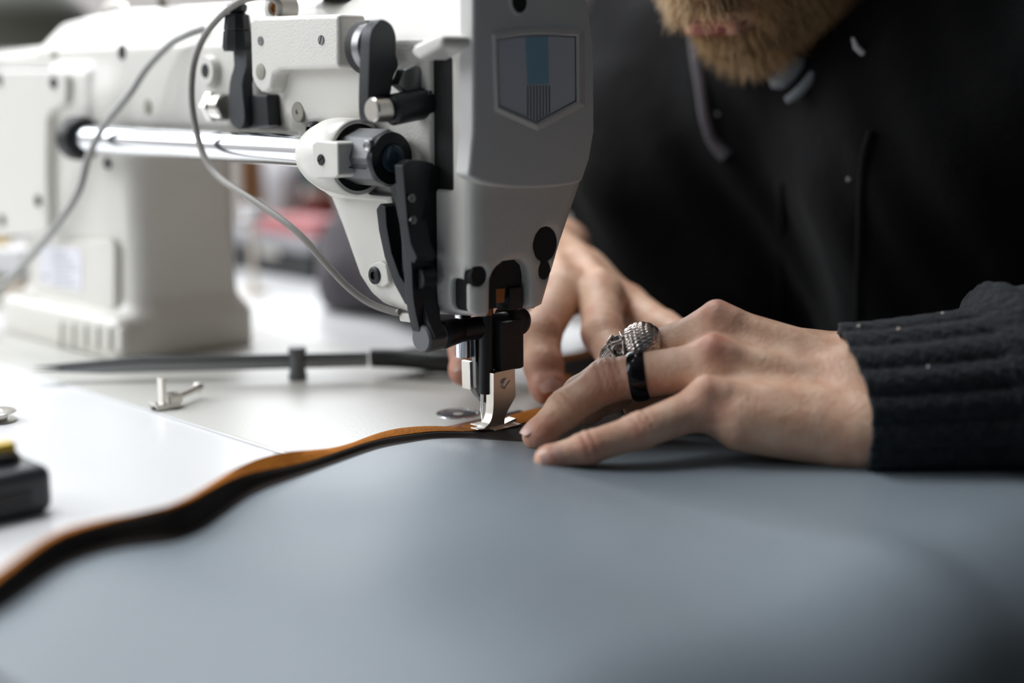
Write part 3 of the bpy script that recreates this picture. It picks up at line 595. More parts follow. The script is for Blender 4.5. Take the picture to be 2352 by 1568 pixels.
# ---- things behind the machine, right of the pillar
def tcone(px, py, z, r, hh, m, label):
    f0 = onz(px, py, z); t = thing('thread_cone', f0, label, 'thread', 'thread cones behind the machine')
    b = MB(); b.lathe(f0, WH, [(r * .55, 0), (r * .62, 3), (r * .8, 8), (r, hh * .3), (r * .95, hh * .62), (r * .72, hh * .93), (r * .5, hh)], 32); b.build('wound_thread', m, t, smooth=60)
    b = MB(); b.lathe(f0, WH, [(r * .4, 0), (r * .28, hh + 8), (r * .2, hh + 8.4)], 20); b.build('core_tube', 'paper_beige', t); return t
f0 = onz(650, 628); q = toM(f0); t = thing('equipment_case', f0, 'flat black case with a pale lid on the table behind the shaft', 'case')
b = MB(); b.box((q[0] - 55, q[1] - 60, -1), (q[0] + 110, q[1] + 8, 22)); b.build('body', 'plastic_black', t, bevel=2)
b = MB(); b.box((q[0] - 57, q[1] - 62, 22), (q[0] + 112, q[1] + 10, 34)); b.build('lid', 'cloth_grey', t, bevel=3)
b = MB(); b.box((q[0] - 10, q[1] + 10, 16), (q[0] + 20, q[1] + 12, 26)); b.build('latch', 'steel', t, bevel=.6)
g0 = M(q[0] - 4, q[1] - 25, 34); t = tag(None or bpy.data.objects.new('folded_cloth', None), 'folded dusty pink cloth on the black case', 'cloth'); col.objects.link(t); t.location = Vector(g0 * S)
for k in range(3):
    b = MB(); b.box((q[0] - 46 + k * 3, q[1] - 52 + k * 2, 34 + k * 5), (q[0] + 50 - k * 4, q[1] - 2 - k * 3, 39 + k * 5)); b.build('fold', 'cloth_pink', t, bevel=2.2, segs=3)
def cone_on(px, py_top, py_bot, Y, r, m, label):
    a = onY(px, py_bot, Y); c = onY(px, py_top, Y); f0 = a; hh = c[2] - a[2]
    t = thing('thread_cone', f0, label, 'thread', 'thread cones behind the machine')
    b = MB(); b.lathe(f0, WH, [(r * .5, 0), (r * .55, hh * .1), (r * .8, hh * .4), (r, hh * .7), (r * .95, hh * .9), (r * .6, hh)], 32); b.build('wound_thread', m, t, smooth=60)
    b = MB(); b.lathe(f0, WH, [(r * .5, 0), (r * .45, hh + 8), (r * .3, hh + 8.4)], 20); b.build('core_tube', 'paper_beige', t); return t
sy = 1425
shelf0 = onY(660, 532, sy); t = thing('thread_rack', shelf0 + np.array([0, 60, -shelf0[2] - 1]), 'brown wooden thread rack standing behind the chrome shaft', 'rack')
zt = shelf0[2]
def wbox(a, c): return MB().prism([(a[0], a[1], a[2]), (c[0], a[1], a[2]), (c[0], c[1], a[2]), (a[0], c[1], a[2])], (0, 0, c[2] - a[2]))
xl = onY(556, 500, sy)[0]; xr = onY(604, 500, sy)[0]
wbox((xl, sy - 12, -1), (xr, sy + 12, 150)).build('post', 'wood_brown', t, bevel=1.5)
wbox((xl + 200, sy - 12, -1), (xr + 200, sy + 12, 150)).build('post', 'wood_brown', t, bevel=1.5)
wbox((xl - 20, sy - 40, zt - 8), (xr + 220, sy + 40, zt)).build('shelf_board', 'wood_brown', t, bevel=1.5)
cone_on(655, 352, 530, sy, 21, 'thread_white', 'big white thread cone on the wooden rack behind the shaft')
cone_on(738, 372, 450, sy + 6, 20, 'thread_teal', 'teal thread cone on the wooden rack behind the shaft')
cone_on(735, 448, 531, sy - 2, 20, 'thread_red', 'dark red thread cone under the teal one')
f0 = onz(580, 505, 36); 
t = thing('thread_spool', onY(578, 505, 1150), 'small white spool beside the pillar', 'spool'); f0 = onY(578, 505, 1150)
b = MB(); b.lathe(f0, WH, [(9, 0), (9, 2), (4.5, 3), (4.5, 9), (9, 10), (9, 12)], 24); b.build('spool_body', 'thread_white', t); b = MB(); b.lathe(f0 + WH * 2.6, WH, [(6.5, 0), (7, 3), (6.5, 6.6)], 24); b.build('wound_thread', 'paper_white', t)
b = MB(); b.lathe((f0[0], f0[1], -1), WH, [(11, 0), (11, 3), (2.4, 4), (2.4, f0[2] + 1)], 20); b.build('spool_pin', 'paper_beige', t)
# ---- stacked papers and books behind the machine, at the far left
def slab(name, px0, px1, py_bot, hgt, Y, depth, m, m2, label, cat):
    a = onY(px0, py_bot, Y); c = onY(px1, py_bot, Y); t = thing(name, ((a[0] + c[0]) / 2, Y + depth / 2, a[2]), label, cat)
    wbox((a[0], Y + 1.5, a[2] + 1.5), (c[0] - 2, Y + depth - 1, a[2] + hgt - 1.5)).build('pages', m, t)
    wbox((a[0], Y, a[2]), (c[0], Y + depth, a[2] + 1.4)).build('cover', m2, t, bevel=.3); wbox((a[0], Y, a[2] + hgt - 1.4), (c[0], Y + depth, a[2] + hgt)).build('cover', m2, t, bevel=.3); return t, a[2] + hgt
Yb = 1064; gz = onY(0, 800, Yb)[2]; py_ground = 784 - 0
y_g = [y for y in range(700, 1000) if onY(0, y, Yb)[2] <= -1][0]
t, z1 = slab('book', -160, 62, y_g, 9, Yb, 120, 'paper_beige', 'paper_white', 'bottom pale book of the stack left of the pillar', 'book')
def py_of(z, Y): return min(range(300, 1000), key=lambda y: abs(onY(0, y, Y)[2] - z))
t, z2 = slab('book', -160, 52, py_of(z1, Yb + 4), 16, Yb + 4, 110, 'paper_beige', 'plastic_slate', 'beige book with dark covers in the stack left of the pillar', 'book')
t, z3 = slab('paper_stack', -160, 50, py_of(z2, Yb + 8), 20, Yb + 8, 100, 'paper_white', 'paper_white', 'stack of white paper on the books left of the pillar', 'paper')
p = onY(2, 625, Yb + 45); t = thing('thread_spool', (p[0], p[1], z3), 'yellow thread spool on the white paper left of the pillar', 'spool')
b = MB(); b.lathe((p[0], p[1], z3), WH, [(5, 0), (9, 1), (9, 3), (7.6, 4), (7.6, 19), (9, 20), (9, 22)], 24); b.build('wound_thread', 'plastic_yellow', t); b = MB(); b.lathe((p[0], p[1], z3), WH, [(3, 0), (3, 25), (2, 25.4)], 16); b.build('core_tube', 'paper_white', t)
p = onY(20, 560, Yb + 70); t = thing('folded_cloth', (p[0], p[1] + 10, z3), 'folded grey and pink cloth behind the yellow spool', 'cloth')
zc = z3
for k, (m, hh) in enumerate((('cloth_grey', 13), ('paper_white', 12), ('cloth_pink', 9))): wbox((p[0] - 90, p[1], zc), (p[0] + 16 - k * 3, p[1] + 55, zc + hh)).build('fold', m, t, bevel=2.5, segs=3); zc += hh
# ---- dark lamp shade at the top left
c = onY(196, 28, 1320); c = c - np.array([106., 0, 0]); t = thing('desk_lamp', (c[0], c[1], -1), 'dark olive lamp shade behind the machine at top left', 'lamp')
cc = np.array([c[0], c[1], c[2]])
b = MB(); b.lathe(cc, WH, [(100, -34), (106, -20), (106, 0), (100, 8), (66, 36), (34, 52), (22, 58), (18, 64)], 48); b.build('shade', 'olive_shade', t, smooth=60)
b = MB(); b.cyl((cc[0], cc[1], 3), (cc[0], cc[1], cc[2] - 30), 6); b.build('stem', 'olive_shade', t)
b = MB(); b.lathe((cc[0], cc[1], -1), WH, [(58, 0), (60, 3), (56, 8), (10, 12), (8, 14)], 40); b.build('base', 'olive_shade', t)
# ================================================================== person
def J(x, y, Y): return onY(x, y, Y)
pr = thing('person', (330, 1010, -740), 'person with a short blond beard in a dark knitted jacket, sewing with both hands', 'person')
# ---- left hand (nearest the camera)
Lh = dict(
    pinky=[(J(1628, 928, 626), 10.5), (J(1472, 988, 614), 8.2), (J(1352, 1028, 608), 7.3), (J(1262, 1055, 605), 6.2)],
    ring=[(J(1640, 838, 645), 12.0), (J(1398, 872, 652), 10.2), (J(1302, 937, 646), 9.0), (J(1238, 998, 641), 7.4)],
    middle=[(J(1650, 760, 663), 12.6), (J(1428, 835, 672), 9.8), (J(1335, 905, 664), 8.6), (J(1268, 968, 656), 7.4)],
    index=[(J(1680, 790, 684), 12.2), (J(1490, 855, 690), 9.4), (J(1405, 905, 684), 8.4), (J(1350, 940, 676), 7.2)],
    thumb=[(J(1835, 955, 660), 14), (J(1700, 930, 682), 11.5), (J(1570, 915, 690), 10), (J(1470, 930, 690), 8)])
Lc = dict(pinky=J(1945, 968, 622), ring=J(1955, 918, 636), middle=J(1960, 868, 646), index=J(1955, 842, 658))
Lw = [(J(2015, 984, 618), 17.0), (J(2015, 862, 648), 20.5)]
Lelbow = np.array([415., 690., 62.])
Rh = dict(
    middle=[(J(1295, 668, 795), 12.5), (J(1242, 765, 757), 11.0), (J(1248, 838, 742), 10.4), (J(1258, 886, 735), 9.6)],
    index=[(J(1380, 682, 788), 13), (J(1385, 765, 755), 11.4), (J(1420, 835, 733), 10), (J(1460, 890, 715), 9)],
    ring=[(J(1225, 650, 805), 11), (J(1108, 745, 775), 9.4), (J(1070, 800, 757), 9), (J(1066, 850, 748), 8)],
    pinky=[(J(1175, 632, 818), 10), (J(1115, 690, 800), 8), (J(1090, 745, 785), 7.5), (J(1088, 800, 775), 7)],
    thumb=[(J(1335, 640, 826), 14), (J(1440, 702, 805), 11.8), (J(1522, 756, 776), 10.2), (J(1605, 790, 750), 8.4)])
Rc = dict(index=J(1290, 592, 858), middle=J(1250, 582, 864), ring=J(1215, 580, 870), pinky=J(1180, 582, 876))
Rw = [(J(1285, 572, 885), 18), (J(1185, 575, 895), 17)]
Relbow = J(885, 605, 1080)
NB = np.array([205., 915., 205.]); LSH = NB - UH * 175 + np.array([0, 0, -15]); RSH = NB + UH * 175 + np.array([0, 0, -5])
HIP = NB - VH * 205 + WH * -455
# ---- head
hp = math.radians(40); HFw = VH * math.cos(hp) - WH * math.sin(hp); HUp = VH * math.sin(hp) + WH * math.cos(hp); HRt = UH
chin = J(1718, 152, 832); HC0 = chin - HFw * 80 + HUp * 104
HA = np.array([HFw, HRt, HUp])
def hl(f, r, u): return HC0 + HFw * f + HRt * r + HUp * u
def ell_l(q, c, r):
    x = (q[:, 0] - c[0]) / r[0]; y = (q[:, 1] - c[1]) / r[1]; z = (q[:, 2] - c[2]) / r[2]; k0 = np.sqrt(x * x + y * y + z * z); x /= r[0]; y /= r[1]; z /= r[2]
    return k0 * (k0 - 1) / (np.sqrt(x * x + y * y + z * z) + 1e-9)
def head_sdf(P):
    P = np.asfortranarray((P - HC0) @ HA.T); hl = lambda f, r, u: np.array([f, r, u], float)
    d = ell_l(P, hl(-4, 0, 32), (97, 76, 98)); d = smin(d, ell_l(P, hl(34, 0, -42), (54, 56, 58)), 25)
    d = smin(d, ell_l(P, hl(66, 0, -88), (15, 21, 15)), 16)                                   # chin
    d = smin(d, ell_l(P, hl(78, 0, -60), (17, 26, 17)), 14)                                   # mouth mound
    for s in (1, -1):
        d = smin(d, ell_l(P, hl(58, 36 * s, -8), (28, 24, 22)), 14)                           # cheeks
        d = smax(d, -ell_l(P, hl(90, 31 * s, 14), (13, 15, 9)), 8)                            # eye sockets
        d = smin(d, ell_l(P, hl(74, 31 * s, 13), (13, 13, 11)), 3)
        d = smin(d, cone(P, hl(86, 14 * s, 32), hl(78, 46 * s, 30), 6, 5), 8)                   # brows
        d = smin(d, ell_l(P, hl(-6, 77 * s, -2), (18, 7, 30)), 6); d = smax(d, -ell_l(P, hl(0, 84 * s, 0), (10, 5, 17)), 3)
    d = smin(d, cone(P, hl(90, 0, 24), hl(110, 0, -18), 6, 10), 8); d = smin(d, ell_l(P, hl(98, 0, -24), (12, 16, 8)), 6)
    d = smin(d, cone(P, hl(94, -17, -57), hl(94, 17, -57), 3.6, 3.6), 3); d = smin(d, cone(P, hl(92, -15, -67), hl(92, 15, -67), 4.2, 4.2), 3)
    d = smax(d, -cone(P, hl(99, -24, -62), hl(99, 24, -62), 2.0, 2.0), 1.5)
    return d
creases = []
def hand_sdf(P, H, C, Wr, k0, hyp=None, dorsal=None):
    palm = None
    for f in ('index', 'middle', 'ring', 'pinky'):
        m, r = H[f][0]; d = cone(P, m, C[f], r * .98, 15.5); palm = d if palm is None else smin(palm, d, 9)
    for a, ra in Wr:
        palm = smin(palm, cone(P, np.mean([C['middle'], C['ring']], 0), a, 17, ra), 12)
    palm = smin(palm, cone(P, H['thumb'][0][0], Wr[1][0], H['thumb'][0][1], 16), 12)
    if hyp is not None: palm = smin(palm, cone(P, *hyp), 10)
    out = palm
    for f, ch in H.items():
        d = None
        for (a, ra), (b_, rb) in zip(ch[:-1], ch[1:]):
            e = cone(P, a, b_, ra * (.93 if f != 'thumb' else 1), rb); d = e if d is None else smin(d, e, 3.0)
            d = smin(d, cone(P, b_, b_ + (b_ - a) * .02, rb * 1.03, rb), 2.0)
        out = np.minimum(out, smin(palm, d, 7.0 if f != 'thumb' else 11))
    return out
def tendon(P, d, a, b_, r, k): return smin(d, cone(P, a, b_, r, r), k)
hypL = (J(1705, 968, 622), J(1925, 992, 620), 13.5, 16.2)
view = lambda p: (CAM - p) / np.linalg.norm(CAM - p)
UPW = np.array([0, 0, 1.])
Lt = {}
for f, lift in (('middle', 2.2), ('ring', 3.0), ('pinky', 2.5)):
    m, r = Lh[f][0]; dd = view(m) * .62 + UPW * .78; dd /= np.linalg.norm(dd); Lt[f] = (m + dd * (r - 1.2), Lc[f] + dd * 11.5)
def left_sdf(P):
    d = hand_sdf(P, Lh, Lc, Lw, 0, hypL)
    for f, (a, b_) in Lt.items():
        d = tendon(P, d, a, b_, 2.2, 6); d = smin(d, cone(P, a - (b_ - a) * .02, a + (b_ - a) * .08, 5.0, 3), 7)   # knuckle bump
    d = smin(d, foreL(P), 8)
    pm_ = P.mean(0); pr_ = np.abs(P - pm_).max() * 1.8
    for p, axv, amp, rad in creases:
        if np.linalg.norm(pm_ - p) > pr_ + 30: continue
        w = P - p; t = w @ axv; d = d + amp * np.exp(-(t / .9) ** 2) * np.exp(-((w ** 2).sum(-1)) / rad ** 2)
    return d
def cr(H, f, i, amp=.7, offs=(-2.2, 0, 2.4), rad=11):
    a = H[f][i - 1][0]; p = H[f][i][0]; c2 = H[f][min(i + 1, 3)][0]; axv = (c2 - a) / np.linalg.norm(c2 - a); dn = view(p) * .7 + UPW * .7; dn -= axv * (dn @ axv); dn /= np.linalg.norm(dn)
    for o_ in offs: creases.append((p + dn * H[f][i][1] + axv * o_, axv, amp, rad))
cr(Lh, 'pinky', 1, 1.0, (-3, 0, 3)); cr(Lh, 'pinky', 2, 1.1, (-1.6, 1.8)); cr(Lh, 'ring', 1, .9, (-6, -3, 0, 3)); cr(Lh, 'ring', 2, .7, (-1.8, 1.8)); cr(Rh, 'middle', 2, .9, (-1.5, 1.5)); cr(Lh, 'middle', 1, .8, (-3, 0, 3))
def right_sdf(P):
    d = hand_sdf(P, Rh, Rc, Rw, 0)
    for f in ('index', 'middle', 'ring'):
        m, r = Rh[f][0]; d = tendon(P, d, m + UPW * (r - 1), Rc[f] + UPW * 12.5, 2.4, 6)
    return smin(d, foreR(P), 8)
def foreL(P): return smin(cone(P, Lw[0][0], Lelbow, Lw[0][1], 21), cone(P, Lw[1][0], Lelbow + (Lw[1][0] - Lw[0][0]) * .1, Lw[1][1], 21), 8)
def foreR(P): return smin(cone(P, Rw[0][0], Relbow, Rw[0][1], 21), cone(P, Rw[1][0], Relbow, Rw[1][1], 21), 8)
def neck(P): return cone(P, hl(-28, 0, -40), NB + WH * -15, 52, 44)
def skull_sdf(P): return smin(neck(P), head_sdf(P), 14)
def limb_sdf(P):
    d = smin(neck(P), cone(P, LSH, RSH, 30, 30), 20); d = smin(d, cone(P, LSH, Lelbow, 26, 23), 10); d = smin(d, cone(P, RSH, Relbow, 26, 23), 10)
    return smin(smin(d, foreL(P), 8), foreR(P), 8)
def bbox(pts, pad): p = np.array(pts); return p.min(0) - pad, p.max(0) + pad
GR = [(left_sdf, bbox([p for c in Lh.values() for p, _ in c] + [w[0] for w in Lw], 24)), (right_sdf, bbox([p for c in Rh.values() for p, _ in c] + [w[0] for w in Rw], 24)),
      (skull_sdf, bbox([HC0 - 112, HC0 + 112], 8)), (limb_sdf, bbox([LSH, RSH, Lelbow, Relbow, NB, Lw[0][0], Rw[0][0]], 60))]
def body_sdf(P, c, rad):
    d = np.full(len(P), 1e3)
    for fn, (l, h_) in GR:
        gap = np.linalg.norm(np.maximum(np.maximum(l - c, c - h_), 0))
        if gap > rad * 1.3 + 2: d = np.minimum(d, gap - rad if len(P) > 1 else gap); continue
        d = np.minimum(d, fn(P))
    return d
allp = np.array([g[1][0] for g in GR] + [g[1][1] for g in GR])
V, Q = blocks(body_sdf, allp.min(0), allp.max(0), 1.3, 14)
fl = np.zeros(len(V))
def flush(p, r, a):
    global fl; fl = np.maximum(fl, a * np.exp(-((V - p) ** 2).sum(1) / r ** 2))
for f, i, r, a in (('pinky', 3, 7, .5), ('pinky', 2, 8, .55), ('pinky', 1, 7, .35), ('ring', 1, 10, .45), ('ring', 3, 8, .5), ('pinky', 0, 10, .4)): flush(Lh[f][i][0] + view(Lh[f][i][0]) * Lh[f][i][1] * .8, r, a)
for f, r, a in (('ring', 8, .85), ('middle', 9, .5), ('pinky', 8, .35)): flush(Lt[f][0] + np.array([0, 0, 2]), r, a)
flush(J(1905, 850, 620), 5, .5); flush(J(1500, 935, 630), 9, .7); flush(J(1740, 915, 612), 5, .3)
for f in ('middle', 'index', 'ring', 'thumb'): flush(Rh[f][3][0], 15, .75); flush(Rh[f][1][0], 11, .45)
flush(hl(96, 0, -62), 14, .9)
body = mesh_obj('body', V, Q, 'skin', pr, attr={'flush': np.clip(fl, 0, 1)})
# ---- fingernails
def nail(name, p, ax, up_, L, Wd):
    ax = ax / np.linalg.norm(ax); up_ = up_ - ax * (up_ @ ax); up_ /= np.linalg.norm(up_); sd_ = np.cross(ax, up_); vs = []; n = 9
    for i in range(n):
        for j in range(n):
            s_ = (i / (n - 1) * 2 - 1); t = (j / (n - 1) * 2 - 1); w = math.sqrt(max(0, 1 - .55 * s_ ** 4)); vs.append(p + ax * s_ * L + sd_ * t * Wd * w - up_ * (.42 * Wd * (t * w) ** 2 + .10 * L * max(s_, 0) ** 2 + .06 * L * s_ * s_))
    b = MB(); m2 = len(vs); fs = [(i * n + j, i * n + j + 1, (i + 1) * n + j + 1, (i + 1) * n + j) for i in range(n - 1) for j in range(n - 1)]
    b.add(vs + [v - up_ * .8 for v in vs], fs + [tuple(m2 + k for k in f[::-1]) for f in fs] + [(j, j + 1, m2 + j + 1, m2 + j)[::-1] for j in range(n - 1)] + [((n - 1) * n + j, (n - 1) * n + j + 1, m2 + (n - 1) * n + j + 1, m2 + (n - 1) * n + j) for j in range(n - 1)])
    return b.build(name, 'nail', body, smooth=70)
def nail_on(H, f, up_, L, Wd, back=1.5):
    a, p = H[f][2][0], H[f][3][0]; ax = (p - a) / np.linalg.norm(p - a); up_ = np.asarray(up_, float); up_ = up_ - ax * (up_ @ ax); up_ /= np.linalg.norm(up_); nail('fingernail', p - ax * back + up_ * (H[f][3][1] * 1.03 + .35), ax, up_, L, Wd)
nail_on(Lh, 'pinky', (-.1, -.75, .65), 5.0, 4.4, .6); nail_on(Lh, 'ring', (-.75, -.25, .55), 5.6, 5.0, -.5); nail_on(Lh, 'middle', (-.6, 0, .8), 5.8, 5)
nail_on(Rh, 'middle', (.12, -.75, .65), 6.4, 6.2, -1); nail_on(Rh, 'index', (.1, .1, 1), 6, 5.6); nail_on(Rh, 'ring', (-.1, -.2, 1), 6, 5.4)
# ---- beard: strands on the lower face
loc = (V - HC0) @ HA.T; nm = None
me = body.data; vn = np.zeros(len(V) * 3, np.float32); me.vertices.foreach_get('normal', vn); vn = vn.reshape(-1, 3)
sel = (loc[:, 0] > -5) & (loc[:, 2] < -36) & (loc[:, 2] > -125) & (np.abs(loc[:, 1]) < 72) & (((V - HC0) ** 2).sum(1) < 160 ** 2)
lip = (np.abs(loc[:, 1]) < 24) & (loc[:, 0] > 80) & (loc[:, 2] > -71) & (loc[:, 2] < -56)
low = loc[:, 2] < -36 - np.clip((60 - loc[:, 0]) * .15, -4, 20) * 0
sel &= ~lip; ids = np.where(sel)[0]; pick = rng.choice(ids, 12000)
bv = []; bf = []
for k, i in enumerate(pick):
    p = V[i].astype(float); nn_ = vn[i].astype(float); ll = loc[i]
    L = (6 + 10 * rng.random()) * (1.3 if ll[2] < -78 else .9)
    g = HFw * .25 - HUp * .75 + rng.normal(0, .22, 3) + (HRt * np.sign(ll[1]) * .25 if ll[2] > -60 else 0)
    d0 = nn_ * .75 + g * .5; d0 /= np.linalg.norm(d0); d1 = nn_ * .25 + g; d1 /= np.linalg.norm(d1)
    s_ = np.cross(d0, [0.3, .5, .8]); s_ /= np.linalg.norm(s_); s2 = np.cross(d0, s_); w = .28
    pts = [p, p + d0 * L * .5, p + d0 * L * .5 + d1 * L * .5]; base = len(bv)
    for q_, ww in zip(pts, (w, w * .8, w * .15)): bv += [q_ + s_ * ww, q_ - s_ * ww * .5 + s2 * ww * .87, q_ - s_ * ww * .5 - s2 * ww * .87]
    for r_ in range(2):
        for e in range(3): bf.append((base + r_ * 3 + e, base + r_ * 3 + (e + 1) % 3, base + r_ * 3 + 3 + (e + 1) % 3, base + r_ * 3 + 3 + e))
tag(mesh_obj('beard', np.array(bv), np.array(bf), 'hair_blond', pr), kind='stuff')
b = MB()
for hgt, rr in ((-58.5, 2.4), (-66.0, 3.0)):
    b.tube([hl(95.6 - abs(t) ** 2 * .016, t, hgt + (.6 if hgt > -60 else -.4) * math.cos(t * .1)) for t in np.linspace(-21, 21, 13)], [max(.6, rr * (1 - (t / 22) ** 2) ** .6) for t in np.linspace(-21, 21, 13)], 10)
b.build('lips', 'lips', pr, smooth=80)
# short hair cap
hv = (loc[:, 2] > 35 - (loc[:, 0] + 20) * -.25) & (loc[:, 0] < 70) & (((V - HC0) ** 2).sum(1) < 150 ** 2) & ((loc[:, 2] > 62) | (loc[:, 0] < 15))
qs = Q[hv[Q].all(1)]; uq, inv = np.unique(qs, return_inverse=True); HV = V[uq] + vn[uq] * 5.0
if len(uq): mesh_obj('hair', HV, inv.reshape(-1, 4), 'hair_blond', pr)
# ---- jacket
def folds(P):
    q = toM(P); f1 = np.sin(q[:, 0] * .055 + np.sin(q[:, 2] * .03) * 1.4) * np.sin(q[:, 2] * .021 + q[:, 0] * .012 + 1); f2 = np.sin(P[:, 0] * .11 + P[:, 2] * .07 + np.sin(P[:, 1] * .06) * 2)
    return q, f1 * 4.0 + f2 * 1.6
def jacket_sdf(P, c=None, rad=None):
    d = None
    for s_ in (1, -1):
        a = NB + UH * (112 if s_ > 0 else 80) * s_ - VH * 8 + WH * -70; b_ = HIP + UH * (125 if s_ > 0 else 78) * s_; e = cone(P, a, b_, 106, 120); d = e if d is None else smin(d, e, 60)
    d = smin(d, cone(P, LSH, RSH - UH * 50, 64, 62), 40); d = smin(d, cone(P, NB, NB + VH * 30 + WH * 6, 66, 60), 30)
    q, f = folds(P); d = d + f
    return smax(d, -cone(P, NB + VH * 26 + WH * 20, hl(-10, 0, -70), 62, 66), 8)
def sleeveL_sdf(P, c=None, rad=None):
    d = smin(cone(P, LSH, Lelbow + np.array([0, 0, 6]), 68, 52), cone(P, Lelbow, J(2430, 890, 656), 50, 41), 14)
    q, f = folds(P); return smax(d + f, np.where(q[:, 1] > -275, 2.6 - P[:, 2], -60.), 2.)
def sleeveR_sdf(P, c=None, rad=None):
    d = smin(cone(P, RSH, Relbow, 70, 49), cone(P, Relbow, J(1195, 585, 892), 48, 34), 16)
    q, f = folds(P); return smax(d + f, np.where(q[:, 1] > -275, 1. - P[:, 2], -60.), 2.)
jl, jh = bbox([LSH, RSH, HIP, NB], 135); V2, Q2 = blocks(jacket_sdf, jl, jh, 3.5, 22); jk = mesh_obj('jacket', V2, Q2, 'jacket_shaded', pr)
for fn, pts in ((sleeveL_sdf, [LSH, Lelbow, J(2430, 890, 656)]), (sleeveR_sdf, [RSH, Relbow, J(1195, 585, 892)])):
    jl, jh = bbox(pts, 85); V2, Q2 = blocks(fn, jl, jh, 3.0, 22); mesh_obj('sleeve', V2, Q2, 'jacket_lit', pr)
def onjacket(x, y, Y0=700, Y1=1250):       # first hit of the pixel ray on the jacket
    d = ray(x, y); ts = np.linspace(Y0, Y1, 400) / d[1]; P = CAM + ts[:, None] * d; s_ = jacket_sdf(P); i = np.argmax(s_ < 0); return P[i] if s_[i] < 0 else None
def strip(name, px, r, m, lift=1.0, parent=None):
    pts = [onjacket(x, y) for x, y in px]; pts = [p - ray(x, y) * 0 + (CAM - p) / np.linalg.norm(CAM - p) * lift for p, (x, y) in zip(pts, px) if p is not None]
    if len(pts) > 1: b = MB(); b.tube(catmull(pts, 4), r, 10); return b.build(name, m, parent or jk, smooth=80)
strip('lapel_edge', [(1592, 60), (1600, 130), (1612, 200), (1622, 270), (1640, 325), (1668, 360)], 4.0, 'jacket_lit')  # paler fabric copy gives the lapel edge its lit look
strip('zip_edge', [(1797, 420), (1795, 520), (1793, 620), (1790, 740)], 2.0, 'jacket_shaded')
strip('zip_edge', [(2000, 300), (1985, 360), (1978, 460), (1975, 560), (1972, 660), (1970, 740)], 2.4, 'jacket_shaded')
for x, y in ((1648, 262), (1950, 412), (1973, 540)):
    p = onjacket(x, y)
    if p is not None: b = MB(); b.lathe(p, CAM - p, [(1.2, -1), (1.6, .6), (.8, 1.6)], 10); b.build('lint', 'cloth_grey', jk)
p = onjacket(1978, 112)
if p is not None:
    b = MB(); d = (CAM - p) / np.linalg.norm(CAM - p); b.tube([p + d * 2 + np.array([-5, 0, 6]), p + d * 3 + np.array([-3, 0, 1]), p + d * 3 + np.array([1, 0, -2.5]), p + d * 2 + np.array([5, 0, -4.5])], [.8, 1.7, 1.7, .7], 8); b.build('drawstring_tip', 'thread_white', jk)
# grey shirt collar under the chin
def onperson(x, y):
    d = ray(x, y); ts = np.linspace(760, 1150, 400) / d[1]; P = CAM + ts[:, None] * d; s_ = np.minimum(jacket_sdf(P), skull_sdf(P)); i = np.argmax(s_ < 0); return P[i]
for px, w in (([(1770, 190), (1790, 184), (1810, 166), (1830, 146), (1842, 130)], [3, 5.5, 6, 5, 2.6]), ([(1806, 230), (1824, 220), (1844, 201), (1860, 180), (1867, 164)], [2.0, 2.8, 3.0, 2.8, 1.6])):
    pts = [onperson(x, y) + view(onperson(x, y)) * 4 for x, y in px]; Ym = min(p[1] for p in pts); pts = [onY(x, y, Ym + 4) for x, y in px]; cp_ = catmull(pts, 5)
    b = MB(); b.tube(cp_, list(np.interp(np.linspace(0, 4, len(cp_)), range(5), w)), 14); b.build('shirt_collar', 'shirt_grey', pr, smooth=80)
# ---- ribbed knitted cuff of the near sleeve
cp = [J(1955, 928, 628), J(2010, 926, 628), J(2090, 920, 629), J(2170, 914, 631), J(2240, 908, 633), J(2275, 902, 634), J(2310, 898, 636), J(2360, 892, 640), J(2440, 880, 650), J(2560, 860, 672)]
cr_ = [36.0, 36.2, 37, 38, 39, 41, 45, 47, 48, 50]
path = catmull(cp, 8); rad_ = np.interp(np.linspace(0, len(cp) - 1, len(path)), range(len(cp)), cr_); nseg = 220; vs = []; prev = None
for i, p in enumerate(path):
    t = path[min(i + 1, len(path) - 1)] - path[max(i - 1, 0)]; t /= np.linalg.norm(t); x = np.cross(t, WH); x /= np.linalg.norm(x); y = np.cross(x, t)
    u = i / 8
    for k in range(nseg):
        q = 2 * math.pi * k / nseg; rib = (abs(math.sin(q * 9 + .3)) ** .7 - .5) * (2.6 if u < 4.6 else 1.0)
        bulge = 7.0 * math.exp(-((u - 5.6) / .55) ** 2) * max(0, math.cos(q - 1.9)) ** 2
        r = rad_[i] + rib + bulge + .5 * math.sin(q * 47 + i * 1.3) * .6
        pt = p + x * math.cos(q) * r * .96 + y * math.sin(q) * r; pt = pt + (t * (5.0 * math.sin(q * 3 + 1) * .35 - math.sin(q) * 4.5) if i < 8 else 0) * (1 - i / 8 if i < 8 else 0)
        pt[2] = max(pt[2], 2.6 + .3 * math.sin(k)); vs.append(pt)
m_ = len(path); fs = [(i * nseg + k, i * nseg + (k + 1) % nseg, (i + 1) * nseg + (k + 1) % nseg, (i + 1) * nseg + k) for i in range(m_ - 1) for k in range(nseg)]
inner = []; base = len(vs)
for k in range(nseg): p = np.array(vs[k]); inner.append(p + (path[0] - p) * .09 + (path[4] - path[0]) * .05)
for k in range(nseg): p = np.array(vs[k]); inner.append(p + (path[0] - p) * .16 + (path[8] - path[0]) * 1.0)
fs += [(k, base + k, base + (k + 1) % nseg, (k + 1) % nseg) for k in range(nseg)] + [(base + k, base + nseg + k, base + nseg + (k + 1) % nseg, base + (k + 1) % nseg) for k in range(nseg)]
cuff = mesh_obj('cuff', np.array(vs + inner), np.array(fs), 'knit_black', pr)
